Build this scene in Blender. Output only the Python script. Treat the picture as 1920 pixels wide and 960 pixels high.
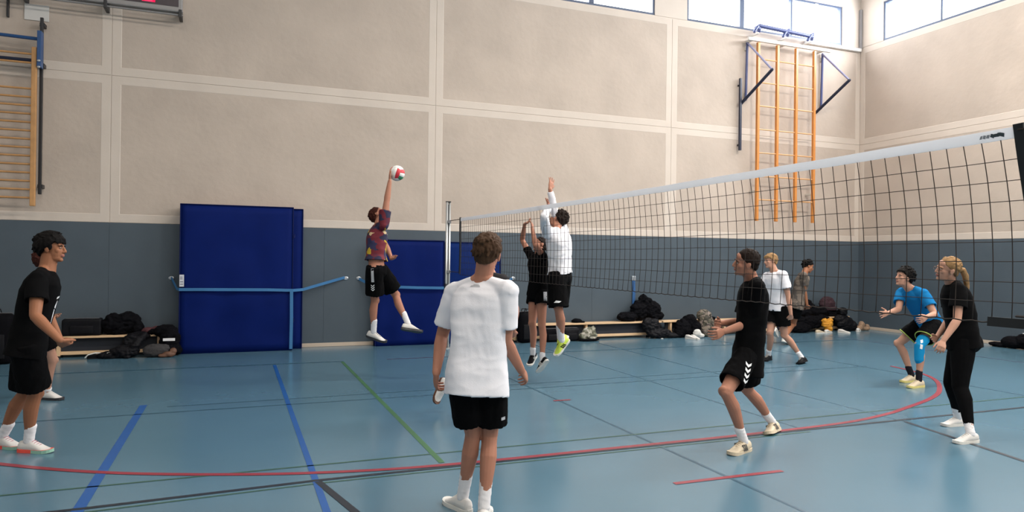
import bpy, bmesh, math, random
from mathutils import Vector, Matrix, noise
from mathutils.bvhtree import BVHTree
random.seed(7)
for o in list(bpy.data.objects): bpy.data.objects.remove(o)
SC = bpy.context.scene
COL = SC.collection
# ------------------------------------------------------------------ camera
R_ = Vector((0.93053935, -0.36600665, 0.01164694)); U_ = Vector((-0.01191792, 0.0015191, 0.99992783)); F_ = Vector((0.36599792, 0.930611, 0.00294846))
cd = bpy.data.cameras.new('camera'); cam = bpy.data.objects.new('camera', cd); COL.objects.link(cam)
cd.sensor_width = 36; cd.lens = 1309.37 * 36 / 1920; cd.clip_end = 100; cd.clip_start = 0.05
M = Matrix((R_, U_, -F_)).transposed().to_4x4(); M.translation = Vector((0, 0, 1.684)); cam.matrix_world = M
SC.camera = cam
# ------------------------------------------------------------------ light
SC.view_settings.view_transform = 'Standard'; SC.view_settings.look = 'None'; SC.view_settings.gamma = 1
SC.view_settings.exposure = -0.1
W = bpy.data.worlds.new('World'); SC.world = W; W.use_nodes = True
bg = W.node_tree.nodes['Background']; bg.inputs[0].default_value = (0.93, 0.97, 1, 1); bg.inputs[1].default_value = 4.5
def area(name, loc, rot, sx, sy, power, col=(1, 1, 1)):
    l = bpy.data.lights.new(name, 'AREA'); l.shape = 'RECTANGLE'; l.size = sx; l.size_y = sy; l.energy = power; l.color = col
    o = bpy.data.objects.new(name, l); COL.objects.link(o); o.location = loc; o.rotation_euler = rot; return o
DAY = (0.90, 0.95, 1.0); WARM = (1.0, 0.92, 0.82)
area('daylight_right_wall', (14.95, 8.0, 7.63), (0, math.radians(90), 0), 0.95, 9.0, 1250, DAY)
area('daylight_right_wall', (14.95, -3.0, 7.63), (0, math.radians(90), 0), 0.95, 9.0, 700, DAY)
area('daylight_far_wall', (9.1, 13.62, 7.63), (math.radians(-90), 0, 0), 10.0, 0.95, 500, DAY)
LAMPS = [(x, y) for x in (-7.5, -1.5, 4.5, 10.5) for y in (-6.0, 0.5, 7.0)]
LP = {-7.5: 30, -1.5: 90, 4.5: 270, 10.5: 540}
for x, y in LAMPS:
    area('ceiling_lamp_light', (x, y, 8.72), (0, 0, 0), 2.4, 0.6, LP[x], WARM)
# ------------------------------------------------------------------ materials
MATS = {}
def mat(name, col, rough=0.7, metal=0.0, bump=0.0, bscale=60, var=0.0, vscale=3.0, spec=0.5, emit=None, sheen=0.0, detail=4):
    if name in MATS: return MATS[name]
    m = bpy.data.materials.new(name); m.use_nodes = True; nt = m.node_tree; b = nt.nodes['Principled BSDF']
    b.inputs['Base Color'].default_value = (*col, 1); b.inputs['Roughness'].default_value = rough; b.inputs['Metallic'].default_value = metal
    b.inputs['Specular IOR Level'].default_value = spec
    if sheen: b.inputs['Sheen Weight'].default_value = sheen
    tc = nt.nodes.new('ShaderNodeTexCoord')
    if var:
        n = nt.nodes.new('ShaderNodeTexNoise'); n.inputs['Scale'].default_value = vscale; n.inputs['Detail'].default_value = 5
        nt.links.new(tc.outputs['Object'], n.inputs['Vector'])
        r = nt.nodes.new('ShaderNodeValToRGB'); r.color_ramp.elements[0].position = .3; r.color_ramp.elements[1].position = .7
        r.color_ramp.elements[0].color = (*[c * (1 - var) for c in col], 1); r.color_ramp.elements[1].color = (*[min(1, c * (1 + var)) for c in col], 1)
        nt.links.new(n.outputs['Fac'], r.inputs['Fac']); nt.links.new(r.outputs['Color'], b.inputs['Base Color'])
    if bump:
        n = nt.nodes.new('ShaderNodeTexNoise'); n.inputs['Scale'].default_value = bscale; n.inputs['Detail'].default_value = detail
        nt.links.new(tc.outputs['Object'], n.inputs['Vector'])
        bp = nt.nodes.new('ShaderNodeBump'); bp.inputs['Strength'].default_value = bump; bp.inputs['Distance'].default_value = 0.01
        nt.links.new(n.outputs['Fac'], bp.inputs['Height']); nt.links.new(bp.outputs['Normal'], b.inputs['Normal'])
    if emit: b.inputs['Emission Color'].default_value = (*emit[:3], 1); b.inputs['Emission Strength'].default_value = emit[3]
    MATS[name] = m; return m
def splotch(name, cols, scale, rough=0.8):
    """fabric with a print of irregular patches"""
    if name in MATS: return MATS[name]
    m = bpy.data.materials.new(name); m.use_nodes = True; nt = m.node_tree; b = nt.nodes['Principled BSDF']; b.inputs['Roughness'].default_value = rough
    tc = nt.nodes.new('ShaderNodeTexCoord'); n = nt.nodes.new('ShaderNodeTexNoise'); n.inputs['Scale'].default_value = 5; n.inputs['Detail'].default_value = 2
    mx = nt.nodes.new('ShaderNodeVectorMath'); mx.operation = 'MULTIPLY_ADD'; mx.inputs[1].default_value = (.22, .22, .22)
    v = nt.nodes.new('ShaderNodeTexVoronoi'); v.inputs['Scale'].default_value = scale
    nt.links.new(tc.outputs['Object'], n.inputs['Vector']); nt.links.new(n.outputs['Color'], mx.inputs[0]); nt.links.new(tc.outputs['Object'], mx.inputs[2])
    nt.links.new(mx.outputs[0], v.inputs['Vector'])
    sp = nt.nodes.new('ShaderNodeSeparateColor'); nt.links.new(v.outputs['Color'], sp.inputs[0])
    r = nt.nodes.new('ShaderNodeValToRGB'); r.color_ramp.interpolation = 'CONSTANT'
    while len(r.color_ramp.elements) < len(cols): r.color_ramp.elements.new(0.5)
    for i, (p, c) in enumerate(cols): r.color_ramp.elements[i].position = p; r.color_ramp.elements[i].color = (*c, 1)
    nt.links.new(sp.outputs[0], r.inputs['Fac']); nt.links.new(r.outputs['Color'], b.inputs['Base Color'])
    MATS[name] = m; return m
def glass_mat():
    m = bpy.data.materials.new('window_glass'); m.use_nodes = True; nt = m.node_tree
    for n in list(nt.nodes):
        if n.type != 'OUTPUT_MATERIAL': nt.nodes.remove(n)
    out = [n for n in nt.nodes if n.type == 'OUTPUT_MATERIAL'][0]
    t = nt.nodes.new('ShaderNodeBsdfTransparent'); g = nt.nodes.new('ShaderNodeBsdfGlossy'); g.inputs['Roughness'].default_value = .05
    mx = nt.nodes.new('ShaderNodeMixShader'); mx.inputs[0].default_value = .06
    nt.links.new(t.outputs[0], mx.inputs[1]); nt.links.new(g.outputs[0], mx.inputs[2]); nt.links.new(mx.outputs[0], out.inputs[0]); return m
# ------------------------------------------------------------------ mesh helpers
def mesh_of(bm, name='m'):
    me = bpy.data.meshes.new(name); bm.to_mesh(me); bm.free(); return me
def smooth(me, on=True):
    me.polygons.foreach_set('use_smooth', [on] * len(me.polygons)); return me
def base_of(parent):
    v = Vector((0, 0, 0)); q = parent
    while q is not None: v += q.location; q = q.parent
    return v
def obj(name, bm, m, parent=None, sm=False, origin=None):
    """link ONE mesh object; geometry is given in world coordinates"""
    me = mesh_of(bm, name) if isinstance(bm, bmesh.types.BMesh) else bm
    for x in (m if isinstance(m, (list, tuple)) else [m]): me.materials.append(x)
    if sm: smooth(me)
    o = bpy.data.objects.new(name, me); COL.objects.link(o)
    if parent is not None:
        o.parent = parent; me.transform(Matrix.Translation(-base_of(parent)))
    elif origin is not None:
        o.location = origin; me.transform(Matrix.Translation(-Vector(origin)))
    return o
def tag(o, label, cat, group=None, kind=None):
    o['label'] = label
    o['category'] = cat
    if group: o['group'] = group
    if kind: o['kind'] = kind
    return o
def thing(name, label, cat, loc, group=None):
    o = bpy.data.objects.new(name, None); COL.objects.link(o); o.location = loc; o.empty_display_size = .1; return tag(o, label, cat, group)
def struct(o): o['kind'] = 'structure'; return o
def box(bm, x0, x1, y0, y1, z0, z1, mi=0):
    v = [bm.verts.new((x, y, z)) for x in (x0, x1) for y in (y0, y1) for z in (z0, z1)]
    for f in ((0, 1, 3, 2), (4, 6, 7, 5), (0, 4, 5, 1), (2, 3, 7, 6), (0, 2, 6, 4), (1, 5, 7, 3)):
        bm.faces.new([v[i] for i in f]).material_index = mi
def bevel(bm, w, seg=2):
    bmesh.ops.bevel(bm, geom=bm.edges[:], offset=w, segments=seg, affect='EDGES', profile=.5)
def bx(x0, x1, y0, y1, z0, z1, bw=0, seg=2):
    bm = bmesh.new(); box(bm, x0, x1, y0, y1, z0, z1)
    if bw: bevel(bm, bw, seg)
    return bm
def frame_of(d, hint=None):
    d = d.normalized(); h = Vector(hint) if hint is not None else (Vector((0, 0, 1)) if abs(d.z) < .9 else Vector((1, 0, 0)))
    a = h - d * h.dot(d)
    if a.length < 1e-5: a = d.orthogonal()
    a.normalize(); return a, d.cross(a).normalized()
def rings_mesh(bm, rings, cap=True):
    rv = [[bm.verts.new(p) for p in r] for r in rings]; n = len(rv[0])
    for a, b in zip(rv, rv[1:]):
        for i in range(n): bm.faces.new((a[i], a[(i + 1) % n], b[(i + 1) % n], b[i]))
    if cap: bm.faces.new(rv[0][::-1]); bm.faces.new(rv[-1])
def tube(bm, pts, rad, seg=12, ends=True, hint=None):
    """round tube through pts with one radius per point, rounded ends"""
    pts = [Vector(p) for p in pts]
    if not isinstance(rad, (list, tuple)): rad = [rad] * len(pts)
    P = list(pts); Rr = list(rad)
    if ends:
        d0 = (pts[0] - pts[1]).normalized(); d1 = (pts[-1] - pts[-2]).normalized(); r0, r1 = rad[0], rad[-1]
        P = [pts[0] + d0 * r0 * .95, pts[0] + d0 * r0 * .7] + P + [pts[-1] + d1 * r1 * .7, pts[-1] + d1 * r1 * .95]
        Rr = [r0 * .3, r0 * .7] + Rr + [r1 * .7, r1 * .3]
    rings = []; a = None
    for i, p in enumerate(P):
        d = (P[min(i + 1, len(P) - 1)] - P[max(i - 1, 0)]).normalized()
        a, b = frame_of(d, hint if a is None else a)
        rings.append([p + (a * math.cos(t) + b * math.sin(t)) * Rr[i] for t in [2 * math.pi * k / seg for k in range(seg)]])
    rings_mesh(bm, rings)
def oval(c, ax, ay, n=24, e=2.0):
    out = []
    for k in range(n):
        t = 2 * math.pi * k / n; cx, sy = math.cos(t), math.sin(t)
        out.append(c + ax * (math.copysign(abs(cx) ** (2 / e), cx)) + ay * (math.copysign(abs(sy) ** (2 / e), sy)))
    return out
def ell(bm, c, ax, ay, az, seg=16, rg=10):
    """ellipsoid with three half-axis vectors"""
    rings = []
    for j in range(1, rg):
        ph = math.pi * j / rg
        rings.append(oval(c - az * math.cos(ph), ax * math.sin(ph), ay * math.sin(ph), seg))
    n = seg; rv = [[bm.verts.new(p) for p in r] for r in rings]
    for a, b in zip(rv, rv[1:]):
        for i in range(n): bm.faces.new((a[i], a[(i + 1) % n], b[(i + 1) % n], b[i]))
    lo = bm.verts.new(c - az); hi = bm.verts.new(c + az)
    for i in range(n):
        bm.faces.new((rv[0][(i + 1) % n], rv[0][i], lo)); bm.faces.new((rv[-1][i], rv[-1][(i + 1) % n], hi))
def modded(me, mods):
    o = bpy.data.objects.new('tmp', me); COL.objects.link(o)
    for t, kw in mods:
        m = o.modifiers.new('m', t)
        for k, v in kw.items(): setattr(m, k, v)
    dg = bpy.context.evaluated_depsgraph_get(); dg.update()
    r = bpy.data.meshes.new_from_object(o.evaluated_get(dg)); bpy.data.objects.remove(o); bpy.data.meshes.remove(me); return r
def fuse(bm, vox, it=2):
    bmesh.ops.recalc_face_normals(bm, faces=bm.faces[:])
    return smooth(modded(mesh_of(bm), [('REMESH', dict(mode='VOXEL', voxel_size=vox)), ('SMOOTH', dict(factor=.5, iterations=it))]))
def ripple(me, amp, sc, seed=0, ridge=False):
    vs = me.vertices; no = [v.normal.copy() for v in vs]; s = Vector((seed * 7.3, seed * 3.1, seed))
    for v, n in zip(vs, no):
        q = Vector((v.co.x * sc[0], v.co.y * sc[1], v.co.z * sc[2])) + s
        f = noise.noise(q) + .4 * noise.noise(q * 2.3)
        if ridge: f = 1 - 2.6 * abs(f)
        v.co += n * f * amp
    me.update(); return me
def decal(name, target, polys, o, ux, uy, m, parent, lift=.0025, sub=3):
    """flat print laid on a surface: polygons in a 2-D frame (metres) are dropped along ux x uy onto the target mesh"""
    ux = Vector(ux).normalized(); uy = (Vector(uy) - ux * Vector(uy).dot(ux)).normalized(); n = ux.cross(uy)
    bmt = bmesh.new(); bmt.from_mesh(target.data); bmesh.ops.translate(bmt, vec=base_of(target), verts=bmt.verts); tree = BVHTree.FromBMesh(bmt); bmt.free()
    bm = bmesh.new()
    for poly in polys:
        vs = [bm.verts.new((x, y, 0)) for x, y in poly]; bm.faces.new(vs)
    bmesh.ops.triangulate(bm, faces=bm.faces[:]); bmesh.ops.subdivide_edges(bm, edges=bm.edges[:], cuts=sub, use_grid_fill=True)
    kill = []
    for v in bm.verts:
        s = Vector(o) + ux * v.co.x + uy * v.co.y + n * .3
        h, hn, _, _ = tree.ray_cast(s, -n, .6)
        if h is None: kill.append(v)
        else: v.co = h + n * lift
    bmesh.ops.delete(bm, geom=kill, context='VERTS')
    if not bm.faces: bm.free(); return None
    return obj(name, bm, m, parent, sm=True)
# ------------------------------------------------------------------ setting
YW, XW = 13.36, 14.76; XL, YN, ZC = -10.5, -9.5, 8.9
ROUGH = mat('rough_plaster', (.495, .415, .355), .95, bump=.55, bscale=9, var=.07, vscale=1.3, detail=8)
BAND = mat('smooth_band', (.61, .53, .465), .85, bump=.08, bscale=30, var=.03, vscale=2)
SEAM = mat('seam', (.40, .36, .32), .9)
CLAD = mat('grey_blue_cladding', (.074, .097, .120), .42, bump=.05, bscale=40, var=.05, vscale=2, spec=.35)
SKIRT = mat('skirting', (.55, .45, .36), .6)
WHITEW = mat('white_wall', (.62, .60, .57), .8, var=.04)
FRAME = mat('window_frame', (.06, .085, .15), .45)
GLASS = glass_mat()
def floor_mat():
    m = bpy.data.materials.new('sports_floor'); m.use_nodes = True; nt = m.node_tree; b = nt.nodes['Principled BSDF']
    tc = nt.nodes.new('ShaderNodeTexCoord'); n = nt.nodes.new('ShaderNodeTexNoise'); n.inputs['Scale'].default_value = .45; n.inputs['Detail'].default_value = 6
    r = nt.nodes.new('ShaderNodeValToRGB'); r.color_ramp.elements[0].position = .3; r.color_ramp.elements[1].position = .7
    r.color_ramp.elements[0].color = (.078, .165, .228, 1); r.color_ramp.elements[1].color = (.090, .180, .250, 1)
    nt.links.new(tc.outputs['Object'], n.inputs['Vector']); nt.links.new(n.outputs['Fac'], r.inputs['Fac']); nt.links.new(r.outputs['Color'], b.inputs['Base Color'])
    n2 = nt.nodes.new('ShaderNodeTexNoise'); n2.inputs['Scale'].default_value = 1.7; n2.inputs['Detail'].default_value = 4; nt.links.new(tc.outputs['Object'], n2.inputs['Vector'])
    mr = nt.nodes.new('ShaderNodeMapRange'); mr.inputs[3].default_value = .15; mr.inputs[4].default_value = .26
    nt.links.new(n2.outputs['Fac'], mr.inputs[0]); nt.links.new(mr.outputs[0], b.inputs['Roughness']); b.inputs['Specular IOR Level'].default_value = .55
    return m
fl = struct(obj('floor', bx(XL - .2, XW + .2, YN - .2, YW + .2, -.15, 0), floor_mat()))
bm = bmesh.new(); box(bm, XL - .2, XW + .2, YN - .2, YW + .2, ZC, ZC + .2)
ceil = struct(obj('ceiling', bm, WHITEW))
for k in range(5):
    y = -7 + k * 4.4
    obj('ceiling_beam', bx(XL, XW, y - .15, y + .15, ZC - .09, ZC), BAND, ceil)
# far wall with two window bands
wf = bmesh.new()
box(wf, XL - .2, XW + .2, YW + .009, YW + .25, 0, 7.15); box(wf, XL - .2, XW + .2, YW + .009, YW + .25, 8.12, ZC)
W1 = (3.95, 8.62); W2 = (9.48, 14.14)
for a, b in ((XL - .2, W1[0]), (W1[1], W2[0]), (W2[1], XW + .2)): box(wf, a, b, YW, YW + .25, 7.15, 8.12)
wall_far = struct(obj('wall_far', wf, BAND))
wr = bmesh.new()
W3 = [(12.69, 8.05), (6.9, 2.3), (1.1, -3.5)]
box(wr, XW + .009, XW + .25, YN - .2, YW + .2, 0, 7.15); box(wr, XW + .009, XW + .25, YN - .2, YW + .2, 8.12, ZC)
ys = [YW + .2] + [y for w in W3 for y in w] + [YN - .2]
for a, b in zip(ys[::2], ys[1::2]): box(wr, XW, XW + .25, b, a, 7.15, 8.12)
wall_right = struct(obj('wall_right', wr, BAND))
wall_left = struct(obj('wall_left', bx(XL - .2, XL, YN - .2, YW + .2, 0, ZC), WHITEW))
wall_near = struct(obj('wall_near', bx(XL - .2, XW + .2, YN - .2, YN, 0, ZC), WHITEW))
def panel(parent, a0, a1, z0, z1, axis, top=True):
    """precast wall panel: a smooth border around a slightly recessed rough field"""
    g = .003; bw = .14; n = []
    bm = bmesh.new()
    def P(a, z, d): return (a, YW + d, z) if axis == 'y' else (XW + d, a, z)
    def ring(i, d): return [bm.verts.new(P(a0 + i, z0 + i, d)), bm.verts.new(P(a1 - i, z0 + i, d)), bm.verts.new(P(a1 - i, z1 - i, d)), bm.verts.new(P(a0 + i, z1 - i, d))]
    rs = [ring(g, .0088), ring(g, .003), ring(g + .005, 0), ring(bw, 0), ring(bw + .008, .004)]
    for a, b in zip(rs, rs[1:]):
        for i in range(4): bm.faces.new((a[i], a[(i + 1) % 4], b[(i + 1) % 4], b[i]))
    f = bm.faces.new(rs[-1]); f.material_index = 1
    bmesh.ops.recalc_face_normals(bm, faces=bm.faces[:])
    if f.normal.dot(Vector(P(0, 0, -1)) - Vector(P(0, 0, 0))) < 0: bmesh.ops.reverse_faces(bm, faces=bm.faces[:])
    return obj('wall_panel', bm, [BAND, ROUGH], parent)
XJ = [XL, -7.6, -2.0, 3.6, 9.08, XW]; ZJ = [2.2, 4.67, 7.13]
for a, b in zip(XJ, XJ[1:]):
    for c, d in zip(ZJ, ZJ[1:]): panel(wall_far, a, b, c, d, 'y')
YJ = [YN, -3.4, 2.2, 7.8, YW]
for a, b in zip(YJ, YJ[1:]):
    for c, d in zip(ZJ, ZJ[1:]): panel(wall_right, a, b, c, d, 'x')
panel(wall_far, XL, -7.6, 7.13, ZC, 'y'); panel(wall_far, -7.6, -2.0, 7.13, ZC, 'y'); panel(wall_far, -2.0, 3.6, 7.13, ZC, 'y')
for a, b in ((XL, -7.6), (-7.6, -2.0), (-2.0, 1.5), (1.5, 4.3), (4.3, 7.1), (7.1, 9.9), (9.9, 12.7), (12.7, XW)):
    obj('cladding_panel', bx(a + .0008, b - .0008, YW - .02, YW + .008, .06, 2.2, .002, 1), CLAD, wall_far)
for a, b in zip([YN, -5, -.6, 3.8, 8.2, 10.8], [-5, -.6, 3.8, 8.2, 10.8, YW - .02]):
    obj('cladding_panel', bx(XW - .02, XW + .008, a + .0008, b - .0008, .06, 2.2, .002, 1), CLAD, wall_right)
struct(obj('baseboard_far', bx(XL, XW - .03, YW - .035, YW, 0, .07, .004, 1), SKIRT))
struct(obj('baseboard_right', bx(XW - .035, XW, YN, YW - .04, 0, .07, .004, 1), SKIRT))
struct(obj('trim_1', bx(12.9, XW - .05, YW - .09, YW, 7.03, 7.11, .008), mat('ledge_white', (.72, .70, .68), .6)))
struct(obj('trim_2', bx(XW - .07, XW, YW - .07, YW, 7.1, 8.12, .02), mat('conduit_grey', (.30, .29, .30), .6)))
def window(n, a0, a1, axis, mull, wide=()):
    def B(bm, p, q, y0, y1, z0, z1):
        if axis == 'y': box(bm, p, q, YW + y0, YW + y1, z0, z1)
        else: box(bm, XW + y0, XW + y1, p, q, z0, z1)
    lo, hi = min(a0, a1), max(a0, a1)
    w = struct(bpy.data.objects.new('window_%d' % n, None)); COL.objects.link(w)
    w.location = ((lo + hi) / 2, YW, 7.15) if axis == 'y' else (XW, (lo + hi) / 2, 7.15)
    bm = bmesh.new(); t = .05
    B(bm, lo, hi, .02, .10, 7.15, 7.15 + t); B(bm, lo, hi, .02, .10, 8.12 - t, 8.12)
    B(bm, lo, lo + t, .02, .10, 7.2, 8.07); B(bm, hi - t, hi, .02, .10, 7.2, 8.07)
    obj('window_frame', bm, FRAME, w)
    for x in mull:
        bm = bmesh.new(); h = .06 if x in wide else .025
        B(bm, x - h, x + h, .015, .10, 7.2, 8.07); obj('mullion', bm, FRAME, w)
    ed = [lo + t] + sorted(mull) + [hi - t]
    for a, b in zip(ed, ed[1:]):
        bm = bmesh.new(); B(bm, a, b, .055, .065, 7.2, 8.07); obj('pane', bm, GLASS, w)
        bm = bmesh.new(); B(bm, (a + b) / 2 - .05, (a + b) / 2 + .05, -.0, .03, 8.05, 8.085); obj('latch', bm, mat('latch_grey', (.5, .52, .55), .35, .6), w)
window(1, 3.95, 8.62, 'y', [5.5, 7.03], (7.03,))
window(2, 9.48, 14.14, 'y', [11.03, 12.52], (11.03,))
window(3, 12.69, 8.05, 'x', [11.16, 9.6]); window(4, 6.9, 2.3, 'x', [5.4, 3.8]); window(5, 1.1, -3.5, 'x', [-.4, -2.0])
LAMP = mat('lamp_diffuser', (.9, .9, .9), .5, emit=(1, .95, .88, 6)); LBOX = mat('lamp_housing', (.7, .7, .7), .4)
for x, y in LAMPS:
    t = thing('ceiling_lamp', 'long flat fluorescent lamp under the hall ceiling', 'lamp', (x, y, ZC), 'lamps under the ceiling')
    obj('lamp_housing', bx(x - 1.25, x + 1.25, y - .35, y + .35, ZC - .12, ZC, .01), LBOX, t)
    obj('diffuser', bx(x - 1.2, x + 1.2, y - .3, y + .3, ZC - .135, ZC - .12), LAMP, t)
# ------------------------------------------------------------------ court markings: thin paint on the floor
def line(pts, w, m, z, name='line_marking'):
    bm = bmesh.new(); pts = [Vector((*p, 0)) for p in pts]; L = []
    for i, p in enumerate(pts):
        d = (pts[min(i + 1, len(pts) - 1)] - pts[max(i - 1, 0)]).normalized(); nn = Vector((-d.y, d.x, 0)) * w / 2
        L.append([p + nn, p - nn])
    top = [[bm.verts.new((q.x, q.y, z)) for q in r] for r in L]
    for a, b in zip(top, top[1:]): bm.faces.new((a[0], a[1], b[1], b[0]))
    bmesh.ops.recalc_face_normals(bm, faces=bm.faces[:])
    for f in bm.faces:
        if f.normal.z < 0: f.normal_flip()
    return obj(name, bm, m, fl)
def crom(P, n=8):
    out = []
    for i in range(len(P) - 1):
        a, b, c, d = [Vector(P[max(0, min(len(P) - 1, i + k))]) for k in (-1, 0, 1, 2)]
        for j in range(n):
            t = j / n; out.append(tuple(.5 * ((2 * b) + (c - a) * t + (2 * a - 5 * b + 4 * c - d) * t * t + (3 * b - a - 3 * c + d) * t ** 3)))
    out.append(tuple(P[-1])); return out
LB = mat('line_blue', (.012, .085, .30), .35); LBK = mat('line_black', (.010, .018, .030), .35); LG = mat('line_green', (.03, .09, .07), .35)
LG2 = mat('line_bright_green', (.045, .14, .06), .35); LR = mat('line_red', (.25, .028, .045), .35); LD = mat('line_dark_blue', (.03, .09, .14), .35); LV = mat('line_violet', (.08, .06, .13), .35)
line([(-.95, 8.72), (-.95, .5)], .075, LB, .002)
line([(.55, 11.3), (.57, 4.0), (.57, 1.0)], .05, LB, .002)
line([(1.575, 11.35), (1.58, 5.53)], .05, LG2, .0022)
line([(-5, 5.25), (-.94, 5.31), (.57, 5.40), (5.0, 5.42), (10.5, 5.43)], .045, LBK, .0026)
line([(-2.0, 5.16), (.6, 5.33), (5.3, 5.35)], .025, LG, .0018)
line([(.58, 5.37), (.80, 4.4), (1.1, 3.1)], .055, LBK, .0028)
line([(6.6, 5.36), (6.27, 3.95), (5.9, 2.4)], .05, LBK, .0028)
line([(3.08, 4.44), (4.09, 4.42)], .05, LR, .003)
line([(3.5, 7.5), (3.72, 7.5)], .05, LR, .003)
line(crom([(-3.2, 8.1), (-2.5, 7.3), (-1.74, 6.65), (-.91, 6.12), (.04, 5.74), (.85, 5.54), (1.65, 5.46), (3.23, 5.455), (4.61, 5.46), (5.9, 5.52), (6.7, 5.68), (7.24, 5.86), (8.0, 6.15), (8.6, 6.48), (9.3, 7.05), (9.7, 7.6), (9.9, 8.3)]), .06, LR, .0034)
line([(-6, 5.75), (2.3, 5.81), (10.5, 5.86)], .028, LG, .002)
line([(-7, 11.36), (1.6, 11.38)], .05, LD, .002); line([(2.3, 11.4), (3.4, 11.4)], .04, LV, .0021); line([(4.2, 11.4), (12.5, 11.4)], .05, LD, .0021)
line([(-3, 8.2), (9.5, 8.42)], .03, LD, .002); line([(-.7, 8.55), (8.5, 8.75)], .02, LD, .0021)
line([(3.57, 12.0), (3.57, 1.0)], .03, LD, .0016)
line([(6.75, 12.4), (6.6, 5.4)], .03, LD, .0016); line([(5.4, 12.6), (5.3, 5.4)], .025, LD, .0017)
line([(9.4, 12.4), (9.4, 4.0)], .03, LD, .0016); line([(12.5, 12.2), (12.5, 3.0)], .03, LV, .0016)
line([(-5, 8.6), (-3.0, 9.9)], .04, LBK, .0019)
line([(6.5, 3.2), (9.5, 3.25)], .03, LG, .0018)
# ------------------------------------------------------------------ scoreboard
SB = thing('scoreboard', 'black electronic scoreboard with red digits high on the wall, in a grey metal frame', 'scoreboard', (-2.4, YW, 5.95))
GREY = mat('grey_metal', (.30, .29, .29), .5, .3); BLACKP = mat('black_plastic', (.012, .012, .014), .5)
obj('casing', bx(-4.3, -.93, YW - .10, YW, 5.84, 7.0, .01), GREY, SB)
obj('display', bx(-4.22, -.99, YW - .106, YW - .101, 5.925, 6.94), mat('display_black', (.02, .008, .018), .35), SB)
DIG = mat('red_digit', (.5, .01, .06), .4, emit=(1, .02, .12, .9))
def seven(x, z, w, h, t, s, parent):
    S = {'a': (x, x + w, z + h - t, z + h), 'g': (x, x + w, z + h / 2 - t / 2, z + h / 2 + t / 2), 'd': (x, x + w, z, z + t), 'f': (x, x + t, z + h / 2, z + h), 'e': (x, x + t, z, z + h / 2), 'b': (x + w - t, x + w, z + h / 2, z + h), 'c': (x + w - t, x + w, z, z + h / 2)}
    bm = bmesh.new()
    for k in s: a = S[k]; box(bm, a[0], a[1], YW - .110, YW - .1065, a[2], a[3])
    obj('digit', bm, DIG, parent)
seven(-1.55, 5.955, .2, .34, .04, 'abcdef', SB); seven(-1.85, 5.955, .2, .34, .04, 'abcdef', SB)
for z in (5.74, 5.80):
    bm = bmesh.new(); tube(bm, [(-4.3, YW - .26, z), (-.92, YW - .26, z)], .014, 8); obj('guard_rail', bm, GREY, SB)
for x in (-4.3, -3.2, -2.06, -.95):
    obj('bracket', bx(x - .025, x + .025, YW - .29, YW, 5.70, 5.83, .006), mat('black_metal', (.015, .015, .018), .45), SB)
# ------------------------------------------------------------------ wall bars on the left
WOOD = mat('orange_wood', (.50, .26, .10), .5, bump=.05, bscale=50, var=.12, vscale=9); BLUEM = mat('blue_metal', (.02, .07, .20), .4); NAVY = mat('navy_metal', (.015, .02, .045), .4)
BLK = mat('black_metal', (.015, .015, .018), .45)
WB = thing('wall_bars', 'wooden climbing bars on a swing-out blue metal frame at the left edge', 'wall bars', (-3.9, YW, 2.3))
yb = YW - .26
obj('upright', bx(-3.07, -3.00, yb - .035, yb + .035, 2.42, 4.94, .008), WOOD, WB)
obj('upright', bx(-4.95, -4.88, yb - .035, yb + .035, 2.42, 4.94, .008), WOOD, WB)
zs = [2.55 + i * .133 for i in range(14)] + [4.83 - .14, 4.83]
for z in zs:
    bm = bmesh.new(); tube(bm, [(-4.9, yb, z), (-3.05, yb, z)], .016, 8); obj('rung', bm, WOOD, WB)
obj('blue_plate', bx(-2.99, -2.93, yb - .07, yb + .07, 4.62, 5.2, .006), BLUEM, WB)
obj('hinge_post', bx(-2.99, -2.945, YW - .16, YW - .11, 2.62, 5.46, .006), BLK, WB)
bm = bmesh.new(); tube(bm, [(-4.9, yb, 5.12), (-2.97, yb, 5.08)], .028, 8); obj('blue_cross_bar', bm, BLUEM, WB)
bm = bmesh.new(); tube(bm, [(-4.9, yb + .05, 4.74), (-3.0, yb + .05, 4.74)], .03, 8); obj('dark_cross_bar', bm, NAVY, WB)
for z in (2.75, 4.7, 5.35): obj('wall_bracket', bx(-3.0, -2.93, YW - .14, YW, z - .03, z + .03, .004), BLK, WB)
for z in (4.62, 4.72):
    bm = bmesh.new(); ell(bm, Vector((-2.96, yb - .08, z)), Vector((.025, 0, 0)), Vector((0, .012, 0)), Vector((0, 0, .018)), 10, 6); obj('bolt', bm, mat('steel', (.6, .62, .65), .3, .8), WB)
tag(obj('mounting_plate', bx(-3.24, -2.90, YW - .012, YW, 5.44, 5.70, .003), mat('plate_white', (.62, .60, .58), .7), origin=(-3.07, YW, 5.57)), 'pale square plate on the wall behind the blue frame top', 'plate')
tag(obj('hanging_rod', bx(-3.47, -3.44, YW - .06, YW, 5.44, 5.82, .004), BLK, origin=(-3.455, YW, 6)), 'thin black rod on the wall at the top left corner', 'rod')
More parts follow.
